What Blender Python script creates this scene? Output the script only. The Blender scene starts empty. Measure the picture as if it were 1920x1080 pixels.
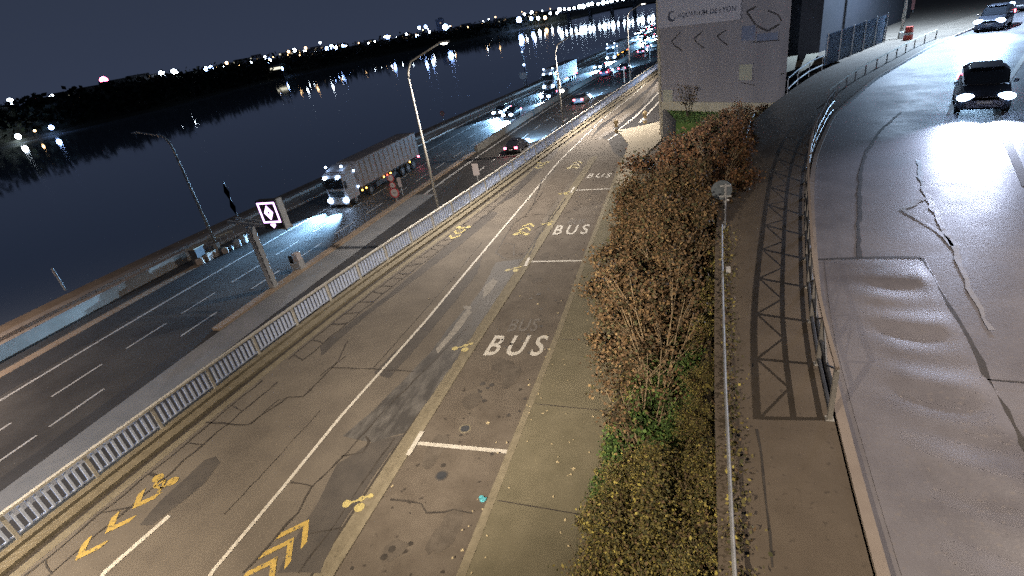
import bpy, bmesh, math, random
from mathutils import Vector, Matrix, Euler
random.seed(7)
S = bpy.context.scene
C = S.collection
# ------------------------------------------------------------------ camera
H = 12.0; F = 987.0
def _ray(u, v): return Vector((u-960.0, -(v-540.0), -F))
Zc = -_ray(1300, 2450).normalized()
_y = _ray(1315, -32).normalized(); Yc = (_y - Zc*_y.dot(Zc)).normalized(); Xc = Yc.cross(Zc)
R = Matrix((Xc, Yc, Zc))                      # camera -> world
cam = bpy.data.cameras.new('camera'); camo = bpy.data.objects.new('camera', cam); C.objects.link(camo)
cam.sensor_width = 36; cam.lens = 36*F/1920; cam.clip_start = 0.1; cam.clip_end = 9000
camo.matrix_world = Matrix.Translation((0, 0, H)) @ R.to_4x4()
S.camera = camo
# ------------------------------------------------------------------ world and exposure (night)
W = bpy.data.worlds.new('World'); S.world = W; W.use_nodes = True
nt = W.node_tree; nt.nodes.clear()
wo = nt.nodes.new('ShaderNodeOutputWorld'); bg = nt.nodes.new('ShaderNodeBackground')
tc = nt.nodes.new('ShaderNodeTexCoord'); sp = nt.nodes.new('ShaderNodeSeparateXYZ'); rp = nt.nodes.new('ShaderNodeValToRGB')
nt.links.new(tc.outputs['Generated'], sp.inputs[0]); nt.links.new(sp.outputs['Z'], rp.inputs[0])
rp.color_ramp.elements[0].position = 0.0; rp.color_ramp.elements[0].color = (.027, .036, .064, 1)
rp.color_ramp.elements[1].position = 0.45; rp.color_ramp.elements[1].color = (.018, .024, .038, 1)
nt.links.new(rp.outputs[0], bg.inputs[0]); nt.links.new(bg.outputs[0], wo.inputs[0])
bg.inputs[1].default_value = 1.0
S.view_settings.view_transform = 'Standard'; S.view_settings.look = 'None'
S.view_settings.exposure = 0.25; S.view_settings.gamma = 1.0
S.render.engine = 'CYCLES'
S.cycles.use_denoising = False
S.cycles.max_bounces = 5; S.cycles.diffuse_bounces = 2; S.cycles.glossy_bounces = 3
S.cycles.sample_clamp_indirect = 2.5; S.cycles.blur_glossy = 0.5; S.cycles.use_light_tree = True
S.cycles.caustics_reflective = False
# ------------------------------------------------------------------ pixel -> place
def at(u, v, z=0.0):
    d = R @ _ray(u, v); t = (z-H)/d.z
    return Vector((d.x*t, d.y*t, z))
def at_y(u, v, y):
    d = R @ _ray(u, v); t = y/d.y
    return Vector((d.x*t, y, H+d.z*t))
def at_x(u, v, x):
    d = R @ _ray(u, v); t = x/d.x
    return Vector((x, d.y*t, H+d.z*t))
def on_plane(u, v, p, n):
    d = R @ _ray(u, v); o = Vector((0, 0, H)); t = (p-o).dot(n)/d.dot(n)
    return o + d*t
def interp(tab, y):
    if y <= tab[0][1]: return tab[0][0]
    for (x0, y0), (x1, y1) in zip(tab, tab[1:]):
        if y <= y1: return x0+(x1-x0)*(y-y0)/(y1-y0)
    (x0, y0), (x1, y1) = tab[-2:]
    return x1+(x1-x0)/(y1-y0)*(y-y1)
ZH = -2.5                                                     # highway level
ZR = -5.0                                                     # river level
ZP = 5.2                                                      # ramp level
EDGE = [(-36.9, 5), (-37.2, 20), (-36.8, 33), (-36.4, 43), (-35.7, 60), (-34.3, 83), (-32.2, 104), (-30.2, 120), (-27.2, 147), (-23.0, 182), (-14, 240), (0, 310), (30, 430), (90, 640)]
RIV = [(-49.6, 5), (-49.5, 28), (-48.1, 42), (-46.3, 55), (-44.0, 80), (-41.0, 100), (-37.6, 120), (-35.0, 147), (-31.2, 182), (-22, 240), (-8, 310), (22, 430), (82, 640)]
WALL = [(-20.2, 3), (-19.6, 10), (-18.9, 18.3), (-18.0, 25), (-16.9, 31), (-15.3, 42), (-13.6, 54), (-11.7, 67), (-9.7, 80), (-8.0, 92), (-6.6, 103), (-3.5, 125), (3, 165), (16, 230), (36, 300)]
e = lambda y: interp(EDGE, y)
rv = lambda y: interp(RIV, y)
wl = lambda y: interp(WALL, y)
def smooth(fn, w=6.0): return lambda y: (fn(y-w)+2*fn(y)+fn(y+w)+fn(y-w/2)+fn(y+w/2))/6
E_, RV_, WL_ = smooth(e), smooth(rv), smooth(wl, 4.0)
# ------------------------------------------------------------------ materials
def mat(name, c1, c2=None, scale=3.0, rough=.8, metal=0.0, bump=0.0, bscale=None, detail=6, c3=None, s3=60, emit=None, es=0.0,
        r2=None, spec=None, stretch=None, nosample=False, lo=.35, hi=.65, f3=(.62, .70)):
    m = bpy.data.materials.new(name); m.use_nodes = True
    t = m.node_tree; b = t.nodes['Principled BSDF']; N = t.nodes.new; L = t.links.new
    b.inputs['Roughness'].default_value = rough; b.inputs['Metallic'].default_value = metal
    if spec is not None: b.inputs['Specular IOR Level'].default_value = spec
    b.inputs['Base Color'].default_value = (*c1, 1)
    g = N('ShaderNodeNewGeometry'); src = g.outputs['Position']
    if stretch:
        mp = N('ShaderNodeMapping'); mp.inputs['Scale'].default_value = stretch; L(src, mp.inputs[0]); src = mp.outputs[0]
    if c2 is not None:
        n = N('ShaderNodeTexNoise'); n.inputs['Scale'].default_value = scale; n.inputs['Detail'].default_value = detail; n.inputs['Roughness'].default_value = .65
        L(src, n.inputs['Vector'])
        r = N('ShaderNodeValToRGB'); r.color_ramp.elements[0].position = lo; r.color_ramp.elements[1].position = hi
        r.color_ramp.elements[0].color = (*c1, 1); r.color_ramp.elements[1].color = (*c2, 1)
        L(n.outputs[0], r.inputs[0]); out = r.outputs[0]
        if c3 is not None:
            n3 = N('ShaderNodeTexNoise'); n3.inputs['Scale'].default_value = s3; n3.inputs['Detail'].default_value = 2; L(src, n3.inputs['Vector'])
            r3 = N('ShaderNodeValToRGB'); r3.color_ramp.elements[0].position = f3[0]; r3.color_ramp.elements[1].position = f3[1]
            r3.color_ramp.elements[0].color = (0, 0, 0, 1); r3.color_ramp.elements[1].color = (1, 1, 1, 1)
            L(n3.outputs[0], r3.inputs[0])
            mx = N('ShaderNodeMix'); mx.data_type = 'RGBA'; L(r3.outputs[0], mx.inputs['Factor']); L(out, mx.inputs[6]); mx.inputs[7].default_value = (*c3, 1)
            out = mx.outputs[2]
        L(out, b.inputs['Base Color'])
        if r2 is not None:
            mr = N('ShaderNodeMapRange'); mr.inputs['From Min'].default_value = lo; mr.inputs['From Max'].default_value = hi
            mr.inputs['To Min'].default_value = rough; mr.inputs['To Max'].default_value = r2
            L(n.outputs[0], mr.inputs['Value']); L(mr.outputs[0], b.inputs['Roughness'])
    if bump:
        nb = N('ShaderNodeTexNoise'); nb.inputs['Scale'].default_value = bscale or scale*4; nb.inputs['Detail'].default_value = 4; L(src, nb.inputs['Vector'])
        bp = N('ShaderNodeBump'); bp.inputs['Strength'].default_value = 1.0; bp.inputs['Distance'].default_value = bump
        L(nb.outputs[0], bp.inputs['Height']); L(bp.outputs[0], b.inputs['Normal'])
    if emit:
        b.inputs['Emission Color'].default_value = (*emit, 1); b.inputs['Emission Strength'].default_value = es
        if nosample: m.cycles.emission_sampling = 'NONE'
    return m
M = {}
M['road'] = mat('worn_asphalt', (.105, .092, .078), (.150, .132, .110), .5, .85, bump=.004, bscale=45, c3=(.20, .18, .15), s3=22, f3=(.60, .78))
M['bay'] = mat('bus_bay_asphalt', (.098, .082, .066), (.142, .122, .100), .9, .85, bump=.004, bscale=50, c3=(.045, .038, .032), s3=3.2, f3=(.66, .72))
M['bay2'] = mat('bay_wear_asphalt', (.082, .070, .058), (.125, .108, .090), 2.2, .85, bump=.004, bscale=50)
M['patch'] = mat('patched_asphalt', (.060, .055, .052), (.085, .077, .070), 1.3, .75, bump=.004, bscale=50)
M['dark'] = mat('new_dark_asphalt', (.020, .020, .022), (.030, .029, .031), 1.5, .8, bump=.003, bscale=60)
M['damp'] = mat('damp_worn_lane', (.058, .055, .053), (.135, .130, .124), 1.6, .6, bump=.006, bscale=8, r2=.75, detail=8, stretch=(1.4, .5, 1), lo=.42, hi=.66)
M['scrape'] = mat('scraped_stone_dust', (.30, .285, .26), (.19, .18, .165), 6, .8)
M['tar'] = mat('tar_seam', (.040, .035, .031), (.068, .060, .052), 4, .6)
M['paint'] = mat('white_road_paint', (.62, .60, .55), (.44, .42, .37), 7, .6, c3=(.18, .16, .13), s3=24, f3=(.64, .70))
M['ghost'] = mat('erased_paint', (.19, .18, .17), (.115, .10, .085), 9, .8, lo=.42, hi=.58)
M['yellow'] = mat('yellow_road_paint', (.52, .37, .10), (.40, .29, .08), 6, .6, c3=(.13, .11, .07), s3=10, f3=(.60, .66))
M['ypale'] = mat('pale_yellow_paint', (.55, .48, .20), (.38, .32, .14), 9, .6, c3=(.13, .11, .07), s3=18, f3=(.60, .66))
M['pave'] = mat('footway_asphalt', (.130, .118, .078), (.168, .152, .104), 1.2, .9, bump=.003, bscale=50, c3=(.21, .19, .14), s3=26, f3=(.62, .74))
M['kerb'] = mat('kerb_stone', (.175, .155, .110), (.235, .208, .150), 3, .85, bump=.004)
M['slab'] = mat('pale_concrete_slab', (.33, .295, .225), (.40, .36, .28), 1.5, .85, bump=.003)
M['ledge'] = mat('concrete_ledge', (.155, .135, .095), (.215, .19, .138), 2.5, .85, bump=.006, c3=(.11, .095, .065), s3=9, f3=(.55, .75))
M['wall'] = mat('retaining_concrete', (.13, .13, .12), (.20, .19, .17), .8, .9, bump=.01)
M['hway'] = mat('motorway_asphalt', (.048, .045, .043), (.070, .066, .062), .25, .5, bump=.003, bscale=35, c3=(.08, .08, .085), s3=16, f3=(.6, .75), r2=.7)
M['hwaydark'] = mat('motorway_dark_strip', (.026, .026, .028), (.040, .040, .043), .5, .75, bump=.003, bscale=30)
M['median'] = mat('median_paving', (.15, .16, .175), (.21, .215, .225), .6, .85, bump=.004)
M['hpaint'] = mat('motorway_paint', (.50, .50, .50), (.34, .34, .33), 3, .6)
M['bank'] = mat('quay_earth', (.22, .165, .120), (.29, .225, .165), .8, .95, bump=.02)
M['quay'] = mat('quay_stone', (.28, .235, .205), (.36, .31, .27), .7, .9, bump=.01)
M['quay2'] = mat('quay_path', (.30, .26, .215), (.38, .33, .28), .7, .9, bump=.01)
M['river'] = mat('river_water', (.36, .43, .53), rough=.045, metal=.6, bump=.007, scale=1, bscale=.5, spec=.6, stretch=(1.0, .6, 1))
M['land'] = mat('dark_land', (.012, .014, .010), (.020, .022, .014), .05, .95)
M['ramp'] = mat('wet_ramp_asphalt', (.150, .142, .155), (.220, .212, .232), .45, .42, bump=.0022, bscale=14, c3=(.22, .20, .20), s3=16, f3=(.58, .75), r2=.6)
M['ramp2'] = mat('rutted_patch_asphalt', (.160, .152, .167), (.235, .226, .248), .45, .34, bump=.0024, bscale=22, c3=(.24, .22, .22), s3=16, f3=(.58, .75), r2=.55)
M['rampfoot'] = mat('ramp_footway', (.110, .088, .066), (.145, .118, .090), 1.2, .9, bump=.003, bscale=40, c3=(.08, .065, .05), s3=9, f3=(.64, .76))
M['glint'] = mat('groove_water_painted_glint', (.36, .36, .39), (.26, .26, .29), 3, .2, r2=.35)  # pale colour paints the headlight reflection onto the groove water
M['grass'] = mat('grass_green', (.035, .075, .012), (.070, .115, .022), 3, .95)
M['soil'] = mat('planting_soil', (.030, .024, .015), (.055, .042, .025), 1.5, .95, bump=.03)
M['steel'] = mat('galvanised_steel', (.40, .41, .42), (.30, .31, .32), 5, .5, metal=.25)
M['pole'] = mat('painted_pole', (.42, .41, .38), (.33, .32, .30), 3, .5)
M['railp'] = mat('cream_railing_paint', (.52, .51, .48), (.42, .41, .37), 4, .55)
M['bar_bluelit'] = mat('bars_tinted_by_blue_light', (.58, .68, .90), (.48, .56, .74), 4, .5)  # bluish light on the bars is put into their base colour
M['darksteel'] = mat('dark_steel', (.05, .055, .065), (.08, .085, .095), 4, .5, metal=.3)
M['black'] = mat('black_rubber', (.012, .012, .013), rough=.7)
M['glass'] = mat('dark_car_glass', (.012, .014, .018), rough=.08, spec=.7)
M['rim'] = mat('alloy_rim', (.35, .36, .38), rough=.35, metal=.7)
M['clad'] = mat('building_cladding', (.200, .190, .200), (.245, .232, .240), .6, .85, bump=.003, bscale=30, stretch=(1, 1, .15))
M['cladline'] = mat('dark_cladding_groove', (.040, .036, .036), (.055, .05, .05), 3, .8)
M['base'] = mat('building_plinth', (.36, .33, .24), (.42, .385, .29), 1.5, .85)
M['signw'] = mat('sign_panel', (.34, .33, .35), (.38, .37, .39), 1, .6)
M['signt'] = mat('sign_lettering', (.06, .065, .085), rough=.6)
M['panelA'] = mat('pale_vent_panel', (.30, .30, .235), (.35, .345, .27), 2, .7)
M['panelB'] = mat('blue_window_panel', (.13, .15, .21), (.16, .185, .25), 2, .5)
M['darkb'] = mat('dark_building_wall', (.008, .010, .015), (.013, .015, .022), .6, .8)
M['fence'] = mat('corrugated_fence_sheet', (.16, .22, .30), (.22, .29, .38), 1.5, .35, metal=.3)
M['red'] = mat('red_plastic', (.42, .05, .03), rough=.5)
M['bluep'] = mat('blue_hoarding', (.10, .25, .50), rough=.6)
M['pink'] = mat('pink_hoarding', (.50, .22, .20), rough=.6)
M['amberp'] = mat('amber_plastic', (.38, .28, .14), rough=.6)
M['white'] = mat('white_plastic', (.55, .55, .55), rough=.5)
M['signback'] = mat('grey_sign_back', (.075, .095, .115), (.10, .12, .14), 6, .5, metal=.2)
M['signred'] = mat('red_sign_rim', (.42, .06, .06), rough=.5)
M['signface'] = mat('white_sign_face', (.42, .38, .38), rough=.5)
M['trailer'] = mat('trailer_curtain', (.23, .205, .20), (.29, .255, .24), .5, .7)
M['cabp'] = mat('truck_cab_paint', (.30, .30, .33), (.36, .36, .38), .8, .45)
M['litter'] = mat('blue_paper', (.10, .42, .50), rough=.8)
M['leafp'] = mat('pale_fallen_leaf', (.50, .42, .26), rough=.9)
M['bark'] = mat('pale_bark', (.19, .145, .088), (.26, .20, .125), 8, .9)
M['bark2'] = mat('dark_bark', (.06, .045, .03), rough=.9)
def lampm(n, c, s, ns=True): M[n] = mat(n, (0.0, 0.0, 0.0), emit=c, es=s, nosample=ns, rough=.5)
lampm('hl', (.45, .66, 1.0), 32, False); lampm('hl_warm', (1, .93, .85), 30); lampm('tl', (1, .10, .16), 14); lampm('tl_pink', (1, .35, .45), 12)
lampm('marker', (.35, .55, 1), 12); lampm('amber', (1, .50, .08), 9); lampm('redm', (1, .06, .03), 8)
lampm('street', (1, .93, .80), 18, False); lampm('disp', (.80, .45, 1.0), 4.5)
lampm('farw', (.75, .87, 1), 34, False); lampm('farb', (.30, .48, 1), 38, False); lampm('faro', (1, .60, .28), 12, False); lampm('farr', (1, .10, .22), 34, False)
lampm('bridgew', (.62, .80, 1), 36, False); lampm('window_lit', (.85, .80, .62), 1.2); lampm('window_dim', (1, .72, .42), .35)
def leafmat(name, cols):
    m = bpy.data.materials.new(name); m.use_nodes = True; t = m.node_tree; b = t.nodes['Principled BSDF']
    g = t.nodes.new('ShaderNodeNewGeometry'); r = t.nodes.new('ShaderNodeValToRGB'); r.color_ramp.interpolation = 'CONSTANT'
    els = r.color_ramp.elements
    while len(els) < len(cols): els.new(.5)
    for i, (p, c) in enumerate(cols): els[i].position = p; els[i].color = (*c, 1)
    t.links.new(g.outputs['Random Per Island'], r.inputs[0]); t.links.new(r.outputs[0], b.inputs['Base Color'])
    b.inputs['Roughness'].default_value = .7; b.inputs['Specular IOR Level'].default_value = .25
    M[name] = m
leafmat('leaf_red', [(0, (.100, .052, .028)), (.26, (.150, .075, .036)), (.46, (.060, .040, .026)), (.66, (.195, .100, .045)), (.82, (.058, .058, .028)), (.94, (.27, .165, .075))])
leafmat('leaf_brown', [(0, (.105, .068, .038)), (.25, (.140, .088, .046)), (.45, (.058, .046, .028)), (.66, (.180, .115, .056)), (.80, (.070, .070, .034)), (.95, (.27, .19, .095))])
leafmat('leaf_olive', [(0, (0.132, 0.121, 0.050)), (.22, (0.194, 0.167, 0.062)), (.42, (0.078, 0.081, 0.037)), (.62, (0.295, 0.248, 0.078)), (.76, (0.178, 0.124, 0.070)), (.93, (0.465, 0.403, 0.109))])
leafmat('leaf_green', [(0, (0.050, 0.094, 0.027)), (.3, (0.075, 0.144, 0.037)), (.55, (0.037, 0.062, 0.022)), (.75, (0.119, 0.200, 0.056)), (.9, (0.188, 0.213, 0.062))])
leafmat('leaf_dark', [(0, (.008, .011, .006)), (.4, (.012, .017, .008)), (.75, (.006, .008, .005))])
# ------------------------------------------------------------------ mesh helpers
def link(name, bm, m, parent=None, smoothf=False, mats=None):
    me = bpy.data.meshes.new(name); bm.normal_update(); bm.to_mesh(me); bm.free()
    for q in (mats or [m]): me.materials.append(M[q] if isinstance(q, str) else q)
    if smoothf:
        for p in me.polygons: p.use_smooth = True
    o = bpy.data.objects.new(name, me); C.objects.link(o)
    if parent: o.parent = parent
    return o
def tag(o, label=None, cat=None, group=None, kind=None):
    if label: o['label'] = label
    if cat: o['category'] = cat
    if group: o['group'] = group
    if kind: o['kind'] = kind
    return o
def thing(name, label, cat, loc=(0, 0, 0), rz=0.0, group=None):
    o = bpy.data.objects.new(name, None); C.objects.link(o); o.location = loc; o.rotation_euler = (0, 0, rz)
    o.empty_display_size = .3
    return tag(o, label, cat, group)
def copy_tree(o, parent=None):
    c = o.copy(); C.objects.link(c); c.parent = parent
    for k in list(o.children):
        copy_tree(k, c)
    return c
def box(bm, c, s, rz=0.0, bev=0.0, rot=None, taper=None):
    mtx = Matrix.Translation(c) @ (rot.to_4x4() if rot is not None else Matrix.Rotation(rz, 4, 'Z')) @ Matrix.Diagonal((*s, 1))
    g = bmesh.ops.create_cube(bm, size=1.0, matrix=mtx)
    if bev:
        es = set(); [es.update(v.link_edges) for v in g['verts']]
        bmesh.ops.bevel(bm, geom=list(es), offset=bev, segments=1, affect='EDGES')
def tube(bm, pts, r, n=8, cap=True):
    pts = [Vector(p) for p in pts]; rs = r if isinstance(r, (list, tuple)) else [r]*len(pts)
    rings = []; up = Vector((0, 0, 1))
    for i, p in enumerate(pts):
        d = (pts[min(i+1, len(pts)-1)] - pts[max(i-1, 0)]).normalized()
        a = d.cross(up)
        if a.length < .05: a = d.cross(Vector((1, 0, 0)))
        a.normalize(); b = d.cross(a)
        rings.append([bm.verts.new(p + (a*math.cos(6.28318*k/n) + b*math.sin(6.28318*k/n))*rs[i]) for k in range(n)])
    for A, B in zip(rings, rings[1:]):
        for k in range(n): bm.faces.new((A[k], A[(k+1) % n], B[(k+1) % n], B[k]))
    if cap:
        bm.faces.new(rings[0][::-1]); bm.faces.new(rings[-1])
def ball(bm, c, r, sc=(1, 1, 1), seg=10):
    bmesh.ops.create_uvsphere(bm, u_segments=seg, v_segments=max(5, seg//2+1), radius=r, matrix=Matrix.Translation(c) @ Matrix.Diagonal((*sc, 1)))
def disc(bm, c, r, normal, th=.02, n=20):
    nrm = Vector(normal).normalized(); q = Vector((0, 0, 1)).rotation_difference(nrm).to_matrix().to_4x4()
    bmesh.ops.create_cone(bm, cap_ends=True, segments=n, radius1=r, radius2=r, depth=th, matrix=Matrix.Translation(c) @ q)
def ribbon(bm, pts, w, z, jit=0.0):
    """flat strip along a ground polyline at height z; w may be a number or a list"""
    pts = [Vector((p[0], p[1], 0)) for p in pts]; prev = None
    for i, p in enumerate(pts):
        d = (pts[min(i+1, len(pts)-1)] - pts[max(i-1, 0)]); d.normalize(); n = Vector((-d.y, d.x, 0))
        ww = (w[i] if isinstance(w, list) else w)*.5*(1+random.uniform(-jit, jit))
        a = bm.verts.new((p.x+n.x*ww, p.y+n.y*ww, z)); b = bm.verts.new((p.x-n.x*ww, p.y-n.y*ww, z))
        if prev: bm.faces.new((prev[1], b, a, prev[0]))
        prev = (a, b)
def band(bm, f0, f1, y0, y1, z, step=3.0, z1=None):
    """sheet between x=f0(y) and x=f1(y)"""
    n = max(1, int((y1-y0)/step)); prev = None
    for i in range(n+1):
        y = y0+(y1-y0)*i/n
        a = bm.verts.new((f0(y), y, z)); b = bm.verts.new((f1(y), y, z if z1 is None else z1))
        if prev: bm.faces.new((prev[0], prev[1], b, a))
        prev = (a, b)
def kerbsolid(bm, f0, f1, y0, y1, z0, z1, step=3.0):
    n = max(1, int((y1-y0)/step)); prev = None
    for i in range(n+1):
        y = y0+(y1-y0)*i/n
        v = [bm.verts.new(p) for p in ((f0(y), y, z0), (f0(y), y, z1), (f1(y), y, z1), (f1(y), y, z0))]
        if prev:
            for k in range(3): bm.faces.new((prev[k], prev[k+1], v[k+1], v[k]))
        else: bm.faces.new(v)
        prev = v
    bm.faces.new(prev[::-1])
def poly(bm, pts, z=None):
    vs = [bm.verts.new((p[0], p[1], p[2] if z is None else z)) for p in pts]; f = bm.faces.new(vs)
    f.normal_update()
    if f.normal.z < 0: f.normal_flip()
    return f
def pxpoly(pts, z): return [at(u, v, z) for u, v in pts]
def wob(pts, n=6, a=.03):
    out = []
    for p, q in zip(pts, pts[1:]):
        L = (q-p).length; k = max(1, int(L/.35)) if n is None else n
        for i in range(k):
            t = i/k; r = p.lerp(q, t)
            if i: r = r + Vector((random.uniform(-a, a), random.uniform(-a, a), 0))
            out.append(r)
    out.append(pts[-1]); return out
def struct(name, bm, m, **k): return tag(link(name, bm, m, **k), kind='structure')
BM = bmesh.new
# ================================================================== SETTING: ground sheets
b = BM(); poly(b, [(-5000, -300), (5000, -300), (5000, 8000), (-5000, 8000)], -7.0); struct('ground', b, 'land')
FARB = [(-318, -60), (-318, 177), (-319, 206), (-323, 262), (-345, 329), (-362, 426), (-365, 500), (-345, 560), (-300, 620), (-245, 690), (-205, 780), (-175, 840), (-150, 1000)]
SH = [(0, 276), (35, 268), (140, 243), (300, 205), (400, 178), (520, 148), (640, 120), (760, 97), (900, 72), (1000, 50), (1060, 38)]
fb = smooth(lambda y: interp(FARB, y), 14)
b = BM(); band(b, fb, lambda y: RV_(y)-.2, -60, 1000, ZR, 12); struct('river', b, 'river')
b = BM(); band(b, lambda y: fb(y)-1800, lambda y: fb(y)+1.5, -200, 1000, -3.6, 20)
band(b, lambda y: fb(y)+1.5, lambda y: fb(y)+3.0, -200, 1000, -3.6, 20, z1=-5.4)
poly(b, [(-3000, 999), (3000, 999), (3000, 7500), (-3000, 7500)], -3.6)
struct('far_bank_ground', b, 'land')
# highway level
b = BM(); band(b, lambda y: RV_(y)+6.9, lambda y: WL_(y)+14, -30, 640, ZH, 4); struct('motorway', b, 'hway')
# quay: outer earth strip, path and steps down to the water
b = BM(); band(b, lambda y: RV_(y), lambda y: RV_(y)+2.2, -30, 640, ZH+.06, 4); band(b, lambda y: RV_(y)-.5, lambda y: RV_(y), -30, 640, ZR-.6, 4, z1=ZH+.06); struct('quay_verge', b, 'bank')
b = BM(); kerbsolid(b, lambda y: RV_(y)+2.45, lambda y: RV_(y)+3.3, -30, 640, ZH-.1, ZH+.30, 4); struct('quay_kerb', b, 'quay')
b = BM(); band(b, lambda y: RV_(y)+2.2, lambda y: RV_(y)+6.9, -30, 640, ZH+.02, 4); struct('quay_path', b, 'quay2')
b = BM(); kerbsolid(b, lambda y: RV_(y)+6.2, lambda y: RV_(y)+6.5, -30, 300, ZH-.1, ZH+.14, 4); struct('path_edging', b, 'quay')
# low wall between quay and motorway (near stretch), dark gutter, earth verge
lw = tag(None or thing('quay_wall', 'long low concrete wall between riverside path and motorway, ending at the lamp post', 'wall'), )
lwx = lambda y: E_(y)-6.1
b = BM(); kerbsolid(b, lwx, lambda y: lwx(y)+.45, -5, 31.5, ZH-.05, ZH+.85, 2); link('wall_body', b, 'quay2', lw)
b = BM(); kerbsolid(b, lambda y: lwx(y)-.06, lambda y: lwx(y)+.51, -5, 31.5, ZH+.852, ZH+.95, 2); link('coping', b, 'quay', lw)
b = BM(); band(b, lambda y: E_(y)-5.3, lambda y: E_(y)-4.3, -20, 31, ZH+.004, 3); struct('gutter_strip', b, 'hwaydark')
b = BM(); band(b, lambda y: E_(y)-4.0, lambda y: E_(y)-3.1, -20, 33, ZH+.006, 3); struct('earth_verge', b, 'bank')
b = BM(); band(b, lambda y: E_(y)-3.0, lambda y: E_(y)-.6, -20, 33, ZH+.005, 3); struct('hard_shoulder', b, 'hwaydark')
# motorway markings
b = BM(); band(b, lambda y: E_(y)-.11, lambda y: E_(y)+.11, -20, 400, ZH+.008, 3); struct('edge_line', b, 'hpaint')
b = BM()
def dashes(bm, off, ys, L=3.0, w=.16, z=ZH+.008):
    for y in ys: band(bm, lambda t: E_(t)+off-w/2, lambda t: E_(t)+off+w/2, y, y+L, z, 1.5)
dashes(b, 3.35, [8.5, 13.6, 18.2, 22.4]+[27+4.9*k for k in range(40)]); dashes(b, 6.25, [8.0, 11.6, 19.8, 26]+[31.2+4.9*k for k in range(40)])
struct('lane_dashes', b, 'hpaint')
b = BM(); dashes(b, 12.9, [52+5.2*k for k in range(30)], 2.8, .18); dashes(b, 16.1, [55+5.2*k for k in range(30)], 2.8, .18); struct('lane_dashes', b, 'hpaint')
b = BM(); band(b, lambda y: E_(y)+9.75, lambda y: E_(y)+10.1, 45, 320, ZH+.008, 3); struct('edge_line', b, 'hpaint')
# median: dark foot, beige strip, grey paving
b = BM(); band(b, lambda y: E_(y)+8.75, lambda y: E_(y)+11.2, -20, 46, ZH+.012, 3); struct('median_paving', b, 'median')
b = BM(); band(b, lambda y: E_(y)+11.2, lambda y: WL_(y)+.2, -20, 58, ZH+.006, 3); struct('dark_carriageway', b, 'hwaydark')
b = BM(); kerbsolid(b, lambda y: E_(y)+8.1, lambda y: E_(y)+8.75, 20.6, 62, ZH-.02, ZH+.16, 3); struct('median_kerb', b, 'bank')
b = BM(); band(b, lambda y: E_(y)+7.7, lambda y: E_(y)+8.75, -20, 20.5, ZH+.008, 3); struct('median_gutter', b, 'hwaydark')
mb = thing('median_barrier', 'long low dark concrete barrier between the two motorway carriageways', 'barrier')
b = BM(); kerbsolid(b, lambda y: E_(y)+8.6, lambda y: E_(y)+9.0, 62.1, 300, ZH-.02, ZH+.75, 4); link('barrier_body', b, 'wall', mb)
b = BM(); kerbsolid(b, lambda y: E_(y)+8.72, lambda y: E_(y)+8.88, 62.1, 300, ZH+.752, ZH+.86, 4); link('barrier_cap', b, 'median', mb)
# ================================================================== upper road level
b = BM(); band(b, lambda y: WL_(y)+.05, lambda y: 60+0*y, -30, 240, 0.0, 2); struct('road', b, 'road')
rw = thing('retaining_wall', 'concrete retaining wall under the bar railing, beside the motorway', 'wall')
b = BM(); kerbsolid(b, lambda y: WL_(y)-.30, lambda y: WL_(y)+.049, -30, 240, ZH-.1, .10, 2); link('wall_body', b, 'wall', rw)
# ledge, groove, kerb, gutter along the railing
b = BM(); kerbsolid(b, lambda y: WL_(y)+.05, lambda y: WL_(y)+.42, -10, 200, -.02, .18, 2); struct('railing_ledge', b, 'ledge')
b = BM(); band(b, lambda y: WL_(y)+.42, lambda y: WL_(y)+.52, -10, 120, .006, 2); struct('drain_groove', b, 'tar')
b = BM(); kerbsolid(b, lambda y: WL_(y)+.52, lambda y: WL_(y)+.98, -10, 200, -.02, .12, 2); struct('left_kerb', b, 'ledge')
b = BM(); band(b, lambda y: WL_(y)+.98, lambda y: WL_(y)+1.18, -10, 120, .005, 2); struct('left_gutter', b, 'tar')
b = BM(); band(b, lambda y: WL_(y)+1.18, lambda y: WL_(y)+1.55, -10, 120, .004, 2); struct('gutter_slabs', b, 'ledge')
# bus bays, kerb strips, footway
xk = lambda y: interp([(-9.02, -10), (-9.04, 10), (-9.02, 16), (-8.85, 24), (-8.8, 37), (-8.60, 49), (-8.6, 60)], y)
xp = lambda y: interp([(-5.45, -10), (-5.52, 12), (-5.55, 18), (-5.75, 25), (-5.95, 37), (-6.2, 44.5)], y)
b = BM(); band(b, lambda y: xk(y)+.16, lambda y: xp(y)-.1, -10, 44.5, .004, 2); struct('bus_bay', b, 'bay')
b = BM(); band(b, lambda y: xk(y)-.42, lambda y: xk(y)-.02, -10, 46, .006, 2); struct('bay_margin', b, 'ledge')
b = BM(); kerbsolid(b, lambda y: xk(y)-.02, lambda y: xk(y)+.16, -10, 46, -.02, .03, 2); struct('bay_kerb', b, 'kerb')
b = BM(); band(b, lambda y: xk(y)-.50, lambda y: xk(y)-.42, -10, 33, .008, 2); struct('tar_seam', b, 'tar')
b = BM(); kerbsolid(b, lambda y: xp(y)-.1, lambda y: xp(y)+.14, -10, 44.5, -.02, .13, 2); struct('footway_kerb', b, 'kerb')
b = BM(); band(b, lambda y: xp(y)-.16, lambda y: xp(y)-.1, -10, 44, .008, 2); struct('tar_seam', b, 'tar')
b = BM(); band(b, lambda y: xp(y)+.14, lambda y: -2.2+0*y, -10, 44.5, .12, 2); struct('footway', b, 'pave')
b = BM()
for y in (9.2, 13.3, 17.3, 21.4, 25.5, 29.6, 33.7, 38): box(b, ((-5.4-2.4)/2+.05, y, .1225), (2.95, .035, .003), rz=-.02)
struct('footway_joints', b, 'tar')
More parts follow.
